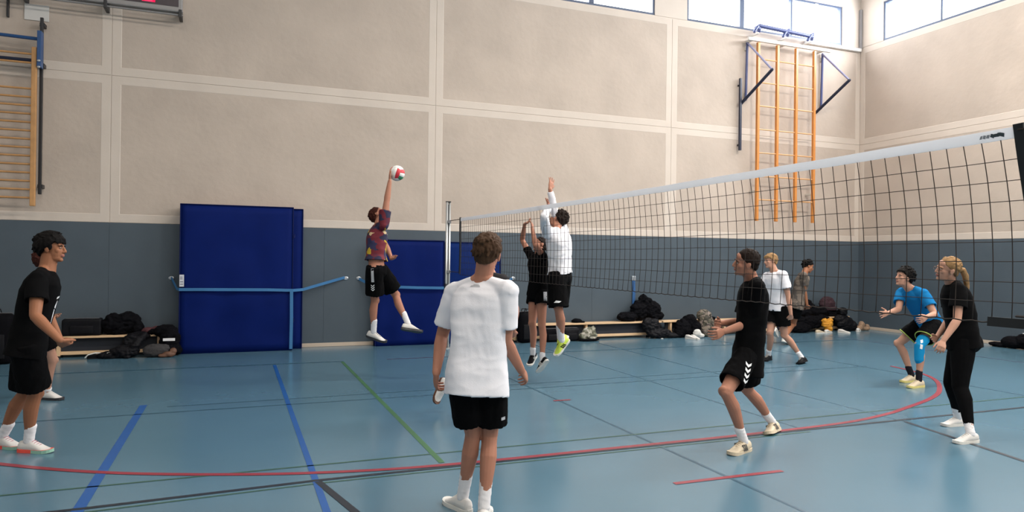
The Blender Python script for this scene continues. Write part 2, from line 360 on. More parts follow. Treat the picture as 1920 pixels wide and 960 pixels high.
# ------------------------------------------------------------------ climbing ladder on the right
CL = thing('climbing_frame', 'tall orange climbing ladder with four poles under the far windows', 'climbing frame', (12.3, YW, 2.5))
OR = mat('orange_lacquer', (.62, .24, .055), .4, var=.08, vscale=6); yo = YW - .24
for x, x2 in ((11.30, 11.30), (11.87, 11.87), (12.44, 12.43), (13.0, 12.98)):
    bm = bmesh.new(); box(bm, x - .033, x + .033, yo - .035, yo + .035, 2.62, 6.80); bevel(bm, .008); obj('pole', bm, OR, CL)
for i in range(7):
    for a, b in ((11.33, 11.84), (11.90, 12.41), (12.47, 12.97)):
        z = 3.12 + i * .55
        bm = bmesh.new(); tube(bm, [(a, yo, z), (b, yo, z)], .016, 8); obj('rung', bm, mat('pale_rung', (.66, .36, .16), .45), CL)
LW = mat('cream_metal', (.60, .57, .52), .5)
obj('top_beam', bx(11.0, 13.5, yo - .03, yo + .03, 6.82, 6.90, .008), LW, CL)
for x in (11.15, 12.1, 13.3): obj('stand_off', bx(x - .03, x + .03, yo, YW, 6.83, 6.89, .004), LW, CL)
for x in (11.3, 13.0): obj('stand_off', bx(x - .02, x + .02, yo, YW, 3.3, 3.34, .004), LW, CL)
BV = mat('blue_violet_metal', (.05, .07, .20), .4); LVM = mat('light_violet_metal', (.22, .22, .36), .45)
bm = bmesh.new(); tube(bm, [(11.27, YW - .30, 7.17), (12.75, YW - .30, 7.12)], .045, 10); obj('winding_tube', bm, BV, CL)
for x in (11.25, 12.1, 12.85):
    bm = bmesh.new(); tube(bm, [(x - .12, YW - .30, 7.02), (x - .04, YW - .31, 7.14), (x + .06, YW - .28, 7.2), (x + .1, YW - .2, 7.08)], .035, 8)
    ell(bm, Vector((x, YW - .28, 7.12)), Vector((.10, 0, 0)), Vector((0, .05, 0)), Vector((0, 0, .055)), 12, 8); obj('pulley', bm, BV, CL)
    obj('pulley_bracket', bx(x - .02, x + .02, YW - .3, YW, 6.98, 7.02, .004), LW, CL)
def arm(name, x, xb, label):
    t = thing(name, label, 'bracket', (x, YW, 5.4))
    def bar(n, a, b, r, m):
        bm = bmesh.new(); tube(bm, [a, b], r, 8); obj(n, bm, m, t)
    bar('vertical_bar', (x, YW - .05, 6.83), (x - .03, YW - .05, 5.48), .028, BV)
    bar('upper_strut', (x, YW - .05, 6.83), (x + .02, YW - .86, 6.0), .024, LVM)
    bar('lower_strut', (x + .02, YW - .86, 6.0), (xb, YW - .05, 5.36), .036, NAVY)
    for z in (5.6, 6.7): obj('wall_plate', bx(x - .04, x + .04, YW - .03, YW, z - .05, z + .05, .004), LW, t)
arm('swing_bracket', 11.14, 10.96, 'navy triangular swing bracket left of the orange climbing ladder')
arm('swing_bracket', 13.45, 13.25, 'navy triangular swing bracket right of the orange climbing ladder')
t = thing('wall_pole', 'long thin black pole fixed upright on the wall left of the orange ladder', 'pole', (10.93, YW, 4.2))
obj('pole', bx(10.90, 10.955, YW - .11, YW - .055, 4.27, 5.96, .006), NAVY, t)
for z in (4.4, 5.8): obj('wall_bracket', bx(10.91, 10.945, YW - .06, YW, z - .02, z + .02, .003), BLK, t)
# ------------------------------------------------------------------ crash mats
BM1 = mat('blue_vinyl', (.003, .012, .105), .6, spec=.06, bump=.12, bscale=5, var=.08, vscale=2); BM2 = mat('dark_blue_vinyl', (.003, .009, .07), .6, spec=.15); STR = mat('light_blue_webbing', (.035, .16, .36), .7)
def slab(x0, x1, yb0, yt0, th, z1, nx=18, nz=18, fold=.012, seed=0):
    """padded vinyl slab leaning on the wall: front face carries soft folds in its lower half"""
    bm = bmesh.new(); Gf = []; Gb = []
    for j in range(nz + 1):
        t = j / nz; rf = []; rb = []
        for i in range(nx + 1):
            s = i / nx; y = yb0 + (yt0 - yb0) * t; e = min(1, 8 * min(s, 1 - s, t, 1 - t) + .0)
            k = noise.noise(Vector(((s * 3 + t * 2.2 + seed), (t * 3.5 - s * 2.0), seed)))
            d = (.018 * e + fold * (1.2 - t) * e * 1.6 * k)
            rf.append(bm.verts.new((x0 + (x1 - x0) * s, y - d, z1 * t))); rb.append(bm.verts.new((x0 + (x1 - x0) * s, y + th, z1 * t)))
        Gf.append(rf); Gb.append(rb)
    for j in range(nz):
        for i in range(nx):
            bm.faces.new((Gf[j][i], Gf[j][i + 1], Gf[j + 1][i + 1], Gf[j + 1][i])); bm.faces.new((Gb[j][i + 1], Gb[j][i], Gb[j + 1][i], Gb[j + 1][i + 1]))
        bm.faces.new((Gf[j + 1][0], Gb[j + 1][0], Gb[j][0], Gf[j][0])); bm.faces.new((Gf[j][nx], Gb[j][nx], Gb[j + 1][nx], Gf[j + 1][nx]))
    for i in range(nx):
        bm.faces.new((Gf[nz][i], Gf[nz][i + 1], Gb[nz][i + 1], Gb[nz][i])); bm.faces.new((Gf[0][i + 1], Gf[0][i], Gb[0][i], Gb[0][i + 1]))
    return bm
def strap(bm, pts, w=.05, t=.006, up=(0, 0, 1)):
    pts = [Vector(p) for p in pts]; up = Vector(up); rows = []
    for i, p in enumerate(pts):
        d = (pts[min(i + 1, len(pts) - 1)] - pts[max(i - 1, 0)]).normalized(); u = (up - d * up.dot(d)).normalized(); n = d.cross(u)
        rows.append([p + u * w / 2 + n * t / 2, p + u * w / 2 - n * t / 2, p - u * w / 2 - n * t / 2, p - u * w / 2 + n * t / 2])
    rings_mesh(bm, rows); return bm
def stitched(bm_slab, x0, x1, yf, z1, parent, m):
    b = bmesh.new()
    tube(b, [(x0, yf(z1) - .004, z1), (x1, yf(z1) - .004, z1)], .009, 6); tube(b, [(x0, yf(0), 0.01), (x0, yf(z1), z1)], .009, 6); tube(b, [(x1, yf(0), 0.01), (x1, yf(z1), z1)], .009, 6)
    obj('piping', b, m, parent)
m1 = thing('crash_mat', 'large blue crash mat standing against the wall with a strap across it', 'mat', (.05, 13.0, 0))
obj('cover', slab(-.90, .92, 12.98, 13.02, .14, 2.535, fold=.03, seed=3), BM1, m1, sm=True)
stitched(None, -.90, .92, lambda z: 12.975 + .04 * z / 2.5, 2.535, m1, BM2)
obj('label_patch', bx(-.90, -.83, 12.945, 12.955, 1.14, 1.34), mat('label_white', (.6, .62, .66), .6), m1)
bm = bmesh.new()
for z in (1.18, 1.22, 1.27, 1.30): box(bm, -.89, -.842 - .01 * (z > 1.25), 12.942, 12.9445, z - .006, z + .006)
obj('label_print', bm, mat('print_grey', (.12, .12, .2), .6), m1)
for z in (.5, 2.0):
    bm = bmesh.new(); strap(bm, [(.935, 13.0, z), (.955, 13.02, z + .05), (.955, 13.07, z + .05), (.935, 13.09, z)], .05); obj('handle', bm, BM2, m1)
m2 = thing('crash_mat', 'second blue crash mat standing right behind the large strapped one', 'mat', (.1, 13.25, 0))
obj('cover', slab(-.86, 1.10, 13.17, 13.19, .14, 2.52, fold=.006, seed=9), BM1, m2, sm=True)
stitched(None, -.86, 1.10, lambda z: 13.165 + .02 * z / 2.5, 2.52, m2, BM2)
st = obj('tension_strap', strap(bmesh.new(), [(-1.05, 13.30, 1.28), (-.95, 13.1, 1.10), (-.905, 12.96, 1.09), (-.5, 12.92, 1.09), (0, 12.915, 1.085), (.5, 12.92, 1.08), (.93, 12.95, 1.065), (1.11, 13.14, 1.07), (1.5, 13.24, 1.18), (1.88, 13.32, 1.285)]), STR, origin=(0, 12.95, 1.1))
tag(st, 'light blue strap stretched around the two tall stacked crash mats', 'strap')
hg = obj('strap_end', strap(bmesh.new(), [(.90, 12.93, 1.07), (.905, 12.93, .6), (.90, 12.925, .03)], .055, .006, (1, 0, 0)), STR, origin=(.90, 12.93, .03)); tag(hg, 'loose light blue strap end hanging down the tall crash mat edge', 'strap')
m3 = thing('crash_mat', 'lower blue crash mat behind the jumping spiker, left of the net post', 'mat', (3.1, 13.15, 0))
obj('cover', slab(2.42, 3.74, 13.1, 13.12, .2, 2.0, fold=.035, seed=5), BM1, m3, sm=True)
stitched(None, 2.42, 3.74, lambda z: 13.095 + .02 * z / 2, 2.0, m3, BM2)
m4 = thing('crash_mat', 'blue crash mat behind the net, right of the net post', 'mat', (4.4, 13.15, 0))
obj('cover', slab(3.80, 4.92, 13.12, 13.14, .18, 1.98, fold=.03, seed=15), mat('blue_vinyl_worn', (.004, .02, .12), .6, spec=.06, bump=.1, bscale=5), m4, sm=True)
stitched(None, 3.80, 4.92, lambda z: 13.115 + .02 * z / 2, 1.98, m4, BM2)
tag(obj('tension_strap', strap(bmesh.new(), [(2.14, 13.32, 1.26), (2.39, 13.10, 1.12), (2.6, 13.03, 1.12), (3.2, 13.02, 1.10), (3.76, 13.04, 1.09), (4.3, 13.04, 1.10), (4.95, 13.1, 1.12), (5.25, 13.32, 1.27)]), STR, origin=(3.1, 13.05, 1.1)), 'light blue strap across the two lower crash mats by the net post', 'strap')
for x, lb in ((-1.05, 'steel wall eye left of the tall crash mat'), (1.9, 'steel wall eye holding the strap end right of the tall mat'), (2.14, 'steel wall eye beside the spiker\'s shorts'), (5.27, 'steel wall eye right of the mats behind the net')):
    t = thing('wall_eye', lb, 'hook', (x, YW, 1.27))
    bm = bmesh.new(); ell(bm, Vector((x, YW - .025, 1.27)), Vector((.05, 0, 0)), Vector((0, .012, 0)), Vector((0, 0, .035)), 14, 8); obj('plate', bm, mat('steel', (.6, .62, .65), .3, .8), t, sm=True)
    bm = bmesh.new(); tube(bm, [(x + .022 * math.cos(a), YW - .045, 1.27 + .022 * math.sin(a)) for a in [i * math.pi / 5 for i in range(11)]], .005, 6, ends=False); obj('ring', bm, mat('steel', (.6, .62, .65), .3, .8), t, sm=True)
t = thing('hanging_strap', 'narrow blue strap hanging from a wall hook above the right bench', 'strap', (8.13, YW, 1.3))
obj('webbing', strap(bmesh.new(), [(8.12, YW - .04, 1.26), (8.13, YW - .045, 1.0), (8.12, YW - .04, .5)], .07, .008, (1, 0, 0)), mat('blue_webbing', (.02, .10, .28), .7), t)
obj('hook', bx(8.08, 8.17, YW - .05, YW, 1.22, 1.32, .008), mat('steel', (.6, .62, .65), .3, .8), t)
# ------------------------------------------------------------------ benches
BW = mat('bench_wood', (.72, .49, .29), .45, bump=.04, bscale=30, var=.06, vscale=4); BW2 = mat('bench_underside', (.25, .17, .10), .6)
def bench(x0, x1, label):
    t = thing('gym_bench', label, 'bench', ((x0 + x1) / 2, 13.08, 0))
    y0, y1 = 12.96, 13.22
    obj('seat', bx(x0, x1, y0, y1, .315, .35, .006), BW, t)
    obj('lower_beam', bx(x0 + .05, x1 - .05, 13.03, 13.13, .045, .10, .008), BW, t)
    obj('web_board', bx(x0 + .12, x1 - .12, 13.066, 13.094, .10, .315), mat('web_shaded', (.012, .016, .026), .7), t)  # board colour is near-black: shade under the seat painted into it
    n = max(2, round((x1 - x0) / 1.9) + 1)
    for i in range(n):
        x = x0 + .22 + (x1 - x0 - .44) * i / (n - 1)
        obj('leg', bx(x - .025, x + .025, 12.99, 13.19, .03, .315, .004), BW, t)
        for y in (13.0, 13.18): obj('foot', bx(x - .03, x + .03, y - .02, y + .02, 0, .035, .004), BLACKP, t)
bench(-4.3, -.98, 'low wooden bench with bags left of the tall blue mats')
bench(4.98, 8.62, 'low wooden bench behind the two blocking players')
bench(8.66, 12.0, 'low wooden bench with coats behind the player with white chevrons')
bench(12.04, 14.05, 'low wooden bench in the far corner under the clothes pile')
# ------------------------------------------------------------------ net and posts
NX, NY0, NY1, NZ = 3.66, 2.34, 11.84, 2.38
NT = thing('volleyball_net', 'long black volleyball net with a white top tape across the hall', 'net', (NX, (NY0 + NY1) / 2, 1.38))
CORD = mat('net_cord', (.050, .040, .036), .8, spec=.1); TAPE = mat('net_tape', (.88, .88, .90), .6, bump=.05, bscale=40); 
_nt = TAPE.node_tree; _tl = _nt.nodes.new('ShaderNodeBsdfTranslucent'); _tl.inputs[0].default_value = (.88, .88, .90, 1); _mx = _nt.nodes.new('ShaderNodeMixShader'); _mx.inputs[0].default_value = .45
_o = [n for n in _nt.nodes if n.type == 'OUTPUT_MATERIAL'][0]; _nt.links.new(_nt.nodes['Principled BSDF'].outputs[0], _mx.inputs[1]); _nt.links.new(_tl.outputs[0], _mx.inputs[2]); _nt.links.new(_mx.outputs[0], _o.inputs[0])
BLT = mat('black_tape', (.008, .01, .012), .7)
def nx(y, z):
    h = (NZ - z); s = (y - NY0) / (NY1 - NY0)
    return NX + .05 * math.sin(math.pi * h) * (1 - s) + .03 * h * (1 - s) + .008 * noise.noise(Vector((y * 1.3, z * 2, 0)))
def nyy(y, z): return y - .05 * (NZ - z) * max(0, 1 - (y - NY0) / 3.0) + .006 * noise.noise(Vector((y * 3.1, z * 3, 5)))
def nz(y, z): return z + .004 * noise.noise(Vector((y * 2.1, z * 5, 9))) - .012 * math.sin(math.pi * (y - NY0) / 9.5) 
def P3(y, z): return (nx(y, z), nyy(y, z), nz(y, z))
zs = [NZ - .056 - i * (.944 / 9) for i in range(10)]
for i in range(94):
    y = NY0 + .1 + i * .1; bm = bmesh.new(); tube(bm, [P3(y, z) for z in [NZ - .05] + zs[1:]], .0025, 5, ends=False); obj('net_cord', bm, CORD, NT, sm=True)
for z in zs[1:-1]:
    bm = bmesh.new(); tube(bm, [P3(NY0 + k * 9.5 / 60, z) for k in range(61)], .0022, 5, ends=False); obj('net_cord', bm, CORD, NT, sm=True)
bm = bmesh.new(); tube(bm, [(lambda p: (p[0], p[1], p[2] - .006 * abs(math.sin(math.pi * k / 2))))(P3(NY0 + k * 9.5 / 190, zs[-1])) for k in range(191)], .0038, 5, ends=False); obj('bottom_cord', bm, CORD, NT, sm=True)
def band(name, y0, y1, z0, z1, m, n=30, th=.004):
    bm = bmesh.new(); rows = []
    for k in range(n + 1):
        y = y0 + (y1 - y0) * k / n; a = Vector(P3(y, z0)); b = Vector(P3(y, z1)); t = Vector((th, 0, 0)); rows.append([a - t, b - t, b + t, a + t])
    rings_mesh(bm, rows); return obj(name, bm, m, NT)
tt = band('top_tape', NY0, NY1, NZ - .056, NZ, TAPE, 60)
band('bottom_tape', NY0 - .25, NY0 + .22, zs[-1] - .022, zs[-1] + .026, BLT, 6)
def side(y, w):
    bm = bmesh.new(); strap(bm, [Vector(P3(y, NZ + .012 - k * .1)) for k in range(11)], w, .02, (0, 1, 0)); obj('side_band', bm, BLT, NT)
side(NY0 + .0, .05); side(NY1 - .02, .05)
# smudged dark emblem printed on the tape near the camera
for y, w, s, k in ((2.430, .034, .5, 1), (2.452, .026, .15, 1), (2.474, .020, .8, 1), (2.497, .014, .4, 0), (2.516, .014, .7, 0), (2.533, .010, .3, 0)):
    bm = bmesh.new()
    a = Vector(P3(y, NZ - .028)) - Vector((.0058, 0, 0)); u = Vector((0, 1, s)).normalized() * w * .6; v = Vector((0, -.35, 1)) * .011
    bm.faces.new([bm.verts.new(p) for p in (a - u - v * .6, a + u - v, a + u * 1.1 + v * .5, a - u * .7 + v)])
    obj('tape_emblem', bm, mat('emblem_dark', (.03, .05, .06), .6) if k else mat('emblem_grey', (.25, .27, .30), .6), NT)
ALU = mat('aluminium', (.62, .63, .63), .35, .7); 
def post(y, label, sgn):
    t = thing('net_post', label, 'post', (3.62, y, 0))
    for dy in (-.032, .032):
        bm = bmesh.new(); tube(bm, [(3.62 + dy * .9, y + dy * .3, .0), (3.62 + dy * .9, y + dy * .3, 2.70)], .022, 12, ends=False); obj('upright', bm, ALU, t, sm=True)
    obj('slot', bx(3.612, 3.628, y - .018, y + .018, .05, 2.66), mat('slot_dark', (.05, .05, .055), .6), t)
    bm = bmesh.new(); tube(bm, [(3.62, y, 0), (3.62, y, .012)], .09, 20, ends=False); obj('floor_cover', bm, ALU, t)
    obj('cap', bx(3.575, 3.665, y - .03, y + .03, 2.70, 2.72, .004), BLACKP, t)
    for z in (1.42, 2.34): obj('clamp', bx(3.60, 3.665, y - .05, y + .04, z - .03, z + .03, .005), mat('clamp_grey', (.2, .2, .21), .5, .5), t)
    obj('winch', bx(3.56, 3.60, y - .05, y + .03, 1.05, 1.2, .01), BLACKP, t)
post(12.45, 'silver net post beside the blue mats at the far end', 1)
post(1.55, 'silver net post outside the frame near the viewer', -1)
for y0, y1 in ((NY1, 12.40), (1.59, NY0)):
    for z in (2.36, 1.42):
        bm = bmesh.new(); tube(bm, [(NX, y0, z), (3.65, y1, z)], .006, 6); obj('tension_cord', bm, CORD, NT)
# joint positions in metres, world space
POSES = {
 'left_black': {'H': 1.91, 'face': [0.966, -0.252, 0.061], 'J': {'hip': [-1.586, 6.766, 0.947], 'neck': [-1.472, 6.812, 1.52], 'head': [-1.439, 6.83, 1.741], 'sL': [-1.514, 7.014, 1.467], 'sR': [-1.483, 6.605, 1.475], 'eL': [-1.524, 7.084, 1.147], 'eR': [-1.466, 6.449, 1.189], 'wL': [-1.394, 6.92, 0.951], 'wR': [-1.278, 6.342, 1.004], 'hL': [-1.284, 6.797, 0.863], 'hR': [-1.239, 6.5, 0.912], 'hipL': [-1.603, 6.867, 0.93], 'hipR': [-1.572, 6.665, 0.937], 'kL': [-1.664, 7.043, 0.491], 'kR': [-1.548, 6.846, 0.515], 'aL': [-1.869, 7.206, 0.098], 'aR': [-1.621, 6.979, 0.084], 'tL': [-1.685, 7.082, 0.031], 'tR': [-1.413, 6.879, 0.022]}},
 'left_behind': {'H': 1.857, 'face': [0.962, -0.272, 0.012], 'J': {'hip': [-2.025, 9.134, 0.872], 'neck': [-2.007, 9.206, 1.446], 'head': [-1.975, 9.075, 1.612], 'sL': [-2.028, 9.402, 1.376], 'sR': [-1.992, 9.006, 1.384], 'eL': [-2.098, 9.498, 1.078], 'eR': [-2.015, 8.858, 1.102], 'wL': [-1.948, 9.292, 0.968], 'wR': [-1.982, 9.028, 0.885], 'hL': [-1.864, 9.135, 0.932], 'hR': [-1.975, 9.188, 0.798], 'hipL': [-2.037, 9.233, 0.86], 'hipR': [-2.013, 9.035, 0.864], 'kL': [-2.102, 9.498, 0.486], 'kR': [-1.928, 9.23, 0.473], 'aL': [-2.218, 9.702, 0.089], 'aR': [-2.013, 9.404, 0.076], 'tL': [-2.047, 9.57, 0.047], 'tR': [-1.819, 9.294, 0.025]}},
 'center_white': {'H': 1.852, 'face': [0.581, 0.814, 0.006], 'J': {'hip': [1.431, 4.218, 0.976], 'neck': [1.478, 4.274, 1.524], 'head': [1.498, 4.23, 1.73], 'sL': [1.334, 4.41, 1.456], 'sR': [1.59, 4.106, 1.474], 'eL': [1.268, 4.485, 1.154], 'eR': [1.592, 4.14, 1.156], 'wL': [1.19, 4.323, 0.943], 'wR': [1.743, 4.236, 0.943], 'hL': [1.209, 4.424, 0.794], 'hR': [1.852, 4.346, 0.849], 'hipL': [1.333, 4.234, 0.967], 'hipR': [1.527, 4.203, 0.962], 'kL': [1.446, 4.333, 0.539], 'kR': [1.552, 4.31, 0.523], 'aL': [1.413, 4.439, 0.104], 'aR': [1.48, 4.203, 0.089], 'tL': [1.361, 4.624, 0.012], 'tR': [1.568, 4.399, 0.027]}},
 'spiker': {'H': 1.86, 'face': [0.705, -0.18, 0.686], 'J': {'hip': [1.744, 9.408, 1.532], 'neck': [1.763, 9.452, 2.082], 'head': [1.78, 9.568, 2.26], 'sL': [1.785, 9.649, 2.033], 'sR': [1.801, 9.252, 2.1], 'eL': [1.953, 9.828, 1.829], 'eR': [1.844, 9.276, 2.417], 'wL': [1.976, 9.595, 1.678], 'wR': [1.884, 9.284, 2.694], 'hL': [1.999, 9.422, 1.628], 'hR': [1.906, 9.363, 2.857], 'hipL': [1.795, 9.492, 1.514], 'hipR': [1.702, 9.318, 1.524], 'kL': [2.05, 9.595, 1.153], 'kR': [1.737, 9.458, 1.093], 'aL': [2.19, 9.421, 0.759], 'aR': [1.739, 9.539, 0.651], 'tL': [2.394, 9.364, 0.66], 'tR': [1.914, 9.459, 0.527]}},
 'runner': {'H': 1.852, 'face': [0.971, 0.129, 0.202], 'J': {'hip': [2.429, 6.781, 0.951], 'neck': [2.475, 6.863, 1.489], 'head': [2.446, 6.974, 1.669], 'sL': [2.51, 7.063, 1.443], 'sR': [2.529, 6.667, 1.449], 'eL': [2.479, 6.98, 1.136], 'eR': [2.618, 6.544, 1.171], 'wL': [2.633, 7.148, 0.977], 'wR': [2.647, 6.675, 0.928], 'hL': [2.737, 7.295, 0.992], 'hR': [2.689, 6.808, 0.812], 'hipL': [2.44, 6.878, 0.943], 'hipR': [2.406, 6.685, 0.944], 'kL': [2.378, 7.061, 0.536], 'kR': [2.551, 6.805, 0.531], 'aL': [2.127, 7.339, 0.29], 'aR': [2.419, 6.838, 0.099], 'tL': [2.004, 7.326, 0.073], 'tR': [2.613, 6.893, 0.017]}},
 'block_girl': {'H': 1.825, 'face': [-0.913, -0.034, 0.408], 'J': {'hip': [3.949, 9.039, 1.213], 'neck': [3.908, 8.939, 1.732], 'head': [3.984, 9.062, 1.884], 'sL': [3.902, 8.742, 1.703], 'sR': [3.879, 9.137, 1.716], 'eL': [3.701, 8.559, 1.858], 'eR': [3.829, 9.344, 1.947], 'wL': [3.713, 8.704, 2.091], 'wR': [3.804, 9.189, 2.171], 'hL': [3.76, 8.817, 2.221], 'hR': [3.868, 9.032, 2.227], 'hipL': [3.964, 8.941, 1.21], 'hipR': [3.941, 9.134, 1.201], 'kL': [3.927, 8.826, 0.772], 'kR': [3.873, 9.038, 0.771], 'aL': [3.91, 8.758, 0.294], 'aR': [3.905, 9.08, 0.329], 'tL': [3.865, 8.851, 0.096], 'tR': [3.786, 8.969, 0.178]}},
 'block_man': {'H': 1.915, 'face': [-0.592, 0.726, 0.349], 'J': {'hip': [4.038, 8.498, 1.491], 'neck': [3.988, 8.481, 2.056], 'head': [4.05, 8.593, 2.234], 'sL': [3.797, 8.404, 2.013], 'sR': [4.148, 8.62, 2.047], 'eL': [3.653, 8.183, 2.21], 'eR': [3.983, 8.599, 2.334], 'wL': [3.805, 8.374, 2.362], 'wR': [3.912, 8.575, 2.617], 'hL': [3.731, 8.211, 2.418], 'hR': [3.966, 8.615, 2.791], 'hipL': [3.96, 8.434, 1.478], 'hipR': [4.117, 8.563, 1.482], 'kL': [3.961, 8.356, 1.016], 'kR': [4.055, 8.586, 1.014], 'aL': [4.07, 8.48, 0.582], 'aR': [4.162, 8.734, 0.586], 'tL': [3.962, 8.501, 0.366], 'tR': [4.133, 8.841, 0.381]}},
 'right_black': {'H': 2.027, 'face': [-0.909, 0.411, 0.068], 'J': {'hip': [4.37, 5.163, 0.857], 'neck': [4.403, 5.151, 1.492], 'head': [4.286, 5.106, 1.688], 'sL': [4.291, 4.962, 1.452], 'sR': [4.535, 5.326, 1.45], 'eL': [4.349, 5.084, 1.131], 'eR': [4.447, 5.369, 1.096], 'wL': [4.06, 5.127, 1.047], 'wR': [4.153, 5.296, 1.105], 'hL': [3.874, 5.075, 1.001], 'hR': [3.977, 5.205, 1.098], 'hipL': [4.3, 5.087, 0.848], 'hipR': [4.442, 5.243, 0.847], 'kL': [3.947, 4.944, 0.549], 'kR': [4.608, 5.455, 0.435], 'aL': [4.177, 4.981, 0.099], 'aR': [4.948, 5.486, 0.087], 'tL': [3.951, 4.914, 0.033], 'tR': [4.743, 5.356, 0.022]}},
 'blond_white': {'H': 1.908, 'face': [-0.985, 0.166, 0.039], 'J': {'hip': [8.409, 9.237, 0.93], 'neck': [8.363, 9.248, 1.491], 'head': [8.305, 9.301, 1.704], 'sL': [8.352, 9.039, 1.458], 'sR': [8.366, 9.45, 1.429], 'eL': [8.401, 8.984, 1.11], 'eR': [8.296, 9.482, 1.106], 'wL': [8.425, 8.945, 0.813], 'wR': [8.313, 9.451, 0.819], 'hL': [8.497, 9.031, 0.663], 'hR': [8.222, 9.345, 0.695], 'hipL': [8.4, 9.136, 0.917], 'hipR': [8.434, 9.334, 0.909], 'kL': [8.465, 9.133, 0.458], 'kR': [8.262, 9.238, 0.487], 'aL': [8.719, 9.007, 0.092], 'aR': [8.401, 9.424, 0.085], 'tL': [8.521, 8.9, 0.024], 'tR': [8.195, 9.331, 0.03]}},
 'back_jogger': {'H': 1.93, 'face': [0.778, -0.525, -0.346], 'J': {'hip': [10.6, 11.089, 0.843], 'neck': [10.722, 11.035, 1.423], 'head': [10.854, 11.052, 1.601], 'sL': [10.822, 11.219, 1.387], 'sR': [10.57, 10.887, 1.406], 'eL': [10.826, 11.336, 1.076], 'eR': [10.639, 10.939, 1.085], 'wL': [10.817, 11.235, 0.805], 'wR': [10.711, 10.937, 0.805], 'hL': [10.946, 11.308, 0.688], 'hR': [10.816, 11.014, 0.668], 'hipL': [10.659, 11.172, 0.814], 'hipR': [10.534, 11.012, 0.816], 'kL': [10.681, 11.413, 0.407], 'kR': [10.618, 11.211, 0.395], 'aL': [10.247, 11.273, 0.299], 'aR': [10.261, 11.048, 0.139], 'tL': [10.359, 11.379, 0.121], 'tR': [10.45, 11.102, 0.009]}},
 'blue_shirt': {'H': 1.863, 'face': [-0.948, 0.21, 0.241], 'J': {'hip': [8.998, 6.946, 0.863], 'neck': [8.681, 6.977, 1.313], 'head': [8.577, 6.996, 1.5], 'sL': [8.676, 6.774, 1.263], 'sR': [8.737, 7.169, 1.257], 'eL': [8.659, 6.599, 0.998], 'eR': [8.541, 7.047, 1.036], 'wL': [8.396, 6.508, 0.98], 'wR': [8.271, 6.989, 0.993], 'hL': [8.226, 6.496, 0.914], 'hR': [8.092, 6.962, 0.97], 'hipL': [8.972, 6.851, 0.851], 'hipR': [9.041, 7.035, 0.855], 'kL': [8.627, 6.793, 0.558], 'kR': [8.802, 7.258, 0.529], 'aL': [8.606, 6.779, 0.095], 'aR': [8.895, 7.119, 0.092], 'tL': [8.388, 6.774, 0.023], 'tR': [8.677, 7.12, 0.026]}},
 'woman': {'H': 1.832, 'face': [-0.925, 0.364, 0.108], 'J': {'hip': [6.722, 4.817, 0.931], 'neck': [6.662, 4.888, 1.468], 'head': [6.55, 4.858, 1.644], 'sL': [6.538, 4.731, 1.428], 'sR': [6.813, 5.016, 1.42], 'eL': [6.429, 4.666, 1.14], 'eR': [6.82, 5.035, 1.103], 'wL': [6.24, 4.669, 0.942], 'wR': [6.607, 5.007, 0.934], 'hL': [6.112, 4.604, 0.834], 'hR': [6.44, 4.971, 0.879], 'hipL': [6.644, 4.76, 0.916], 'hipR': [6.799, 4.875, 0.911], 'kL': [6.543, 4.714, 0.479], 'kR': [6.744, 4.956, 0.463], 'aL': [6.436, 4.528, 0.089], 'aR': [6.977, 5.045, 0.092], 'tL': [6.221, 4.556, 0.025], 'tR': [6.765, 5.086, 0.029]}},
}
# ------------------------------------------------------------------ people
SKIN = lambda n, c: mat('skin_' + n, c, .55, bump=.04, bscale=120, var=.05, vscale=6, spec=.25)
SK = {'tan': SKIN('tan', (.30, .125, .065)), 'fair': SKIN('fair', (.47, .25, .175)), 'pink': SKIN('pink', (.42, .19, .125)), 'olive': SKIN('olive', (.42, .23, .15))}
def cloth(n, c, b=.12, **k): return mat('cloth_' + n, c, .92, bump=b, bscale=160, sheen=.0, spec=.06, **k)
BLACKC = cloth('black', (.0035, .0035, .004)); WHITEC = cloth('white', (.80, .79, .84)); GREYC = cloth('charcoal', (.035, .033, .036)); BLUEC = cloth('blue', (.010, .15, .37))
SOCKW = cloth('sock_white', (.78, .76, .78)); SOCKB = cloth('sock_black', (.015, .014, .02))
PRINTW = mat('print_white', (.8, .8, .82), .7); PRINTG = mat('print_grey_tone', (.42, .43, .46), .7)
MULTI = splotch('printed_sport_shirt', [(0, (.012, .012, .045)), (.30, (.14, .008, .02)), (.60, (.02, .02, .07)), (.76, (.55, .36, .02)), (.86, (.10, .01, .03)), (.94, (.6, .45, .25))], 12)
BROWNS = splotch('brown_patterned_shirt', [(0, (.09, .07, .055)), (.4, (.14, .11, .09)), (.7, (.06, .05, .045))], 16)
EYEW = mat('eye_white', (.40, .36, .34), .4); EYED = mat('eye_dark', (.03, .02, .015), .2)
def V(a): return Vector(a)
def lerp(a, b, t): return a * (1 - t) + b * t
def limb(bm, A, B, prof, bul=None, seg=14):
    pts = [lerp(A, B, t) + ((bul * b) if bul is not None else Vector()) for t, r, b in [(p + (0,))[:3] for p in prof]]
    tube(bm, pts, [p[1] for p in prof], seg)
def cupped(bm, rings, depth, wall, start=False):
    """closed loft whose last end is recessed like an open hem"""
    R = [list(r) for r in rings]; last = R[-1]; c = sum(last, Vector()) / len(last); prev = R[-2]; cp = sum(prev, Vector()) / len(prev)
    d = (c - cp).normalized(); rad = sum((p - c).length for p in last) / len(last); k = (rad - wall) / rad
    R.append([c + (p - c) * k for p in last]); R.append([c + (p - c) * k * .985 - d * depth for p in last])
    rings_mesh(bm, R)
class Fig: pass
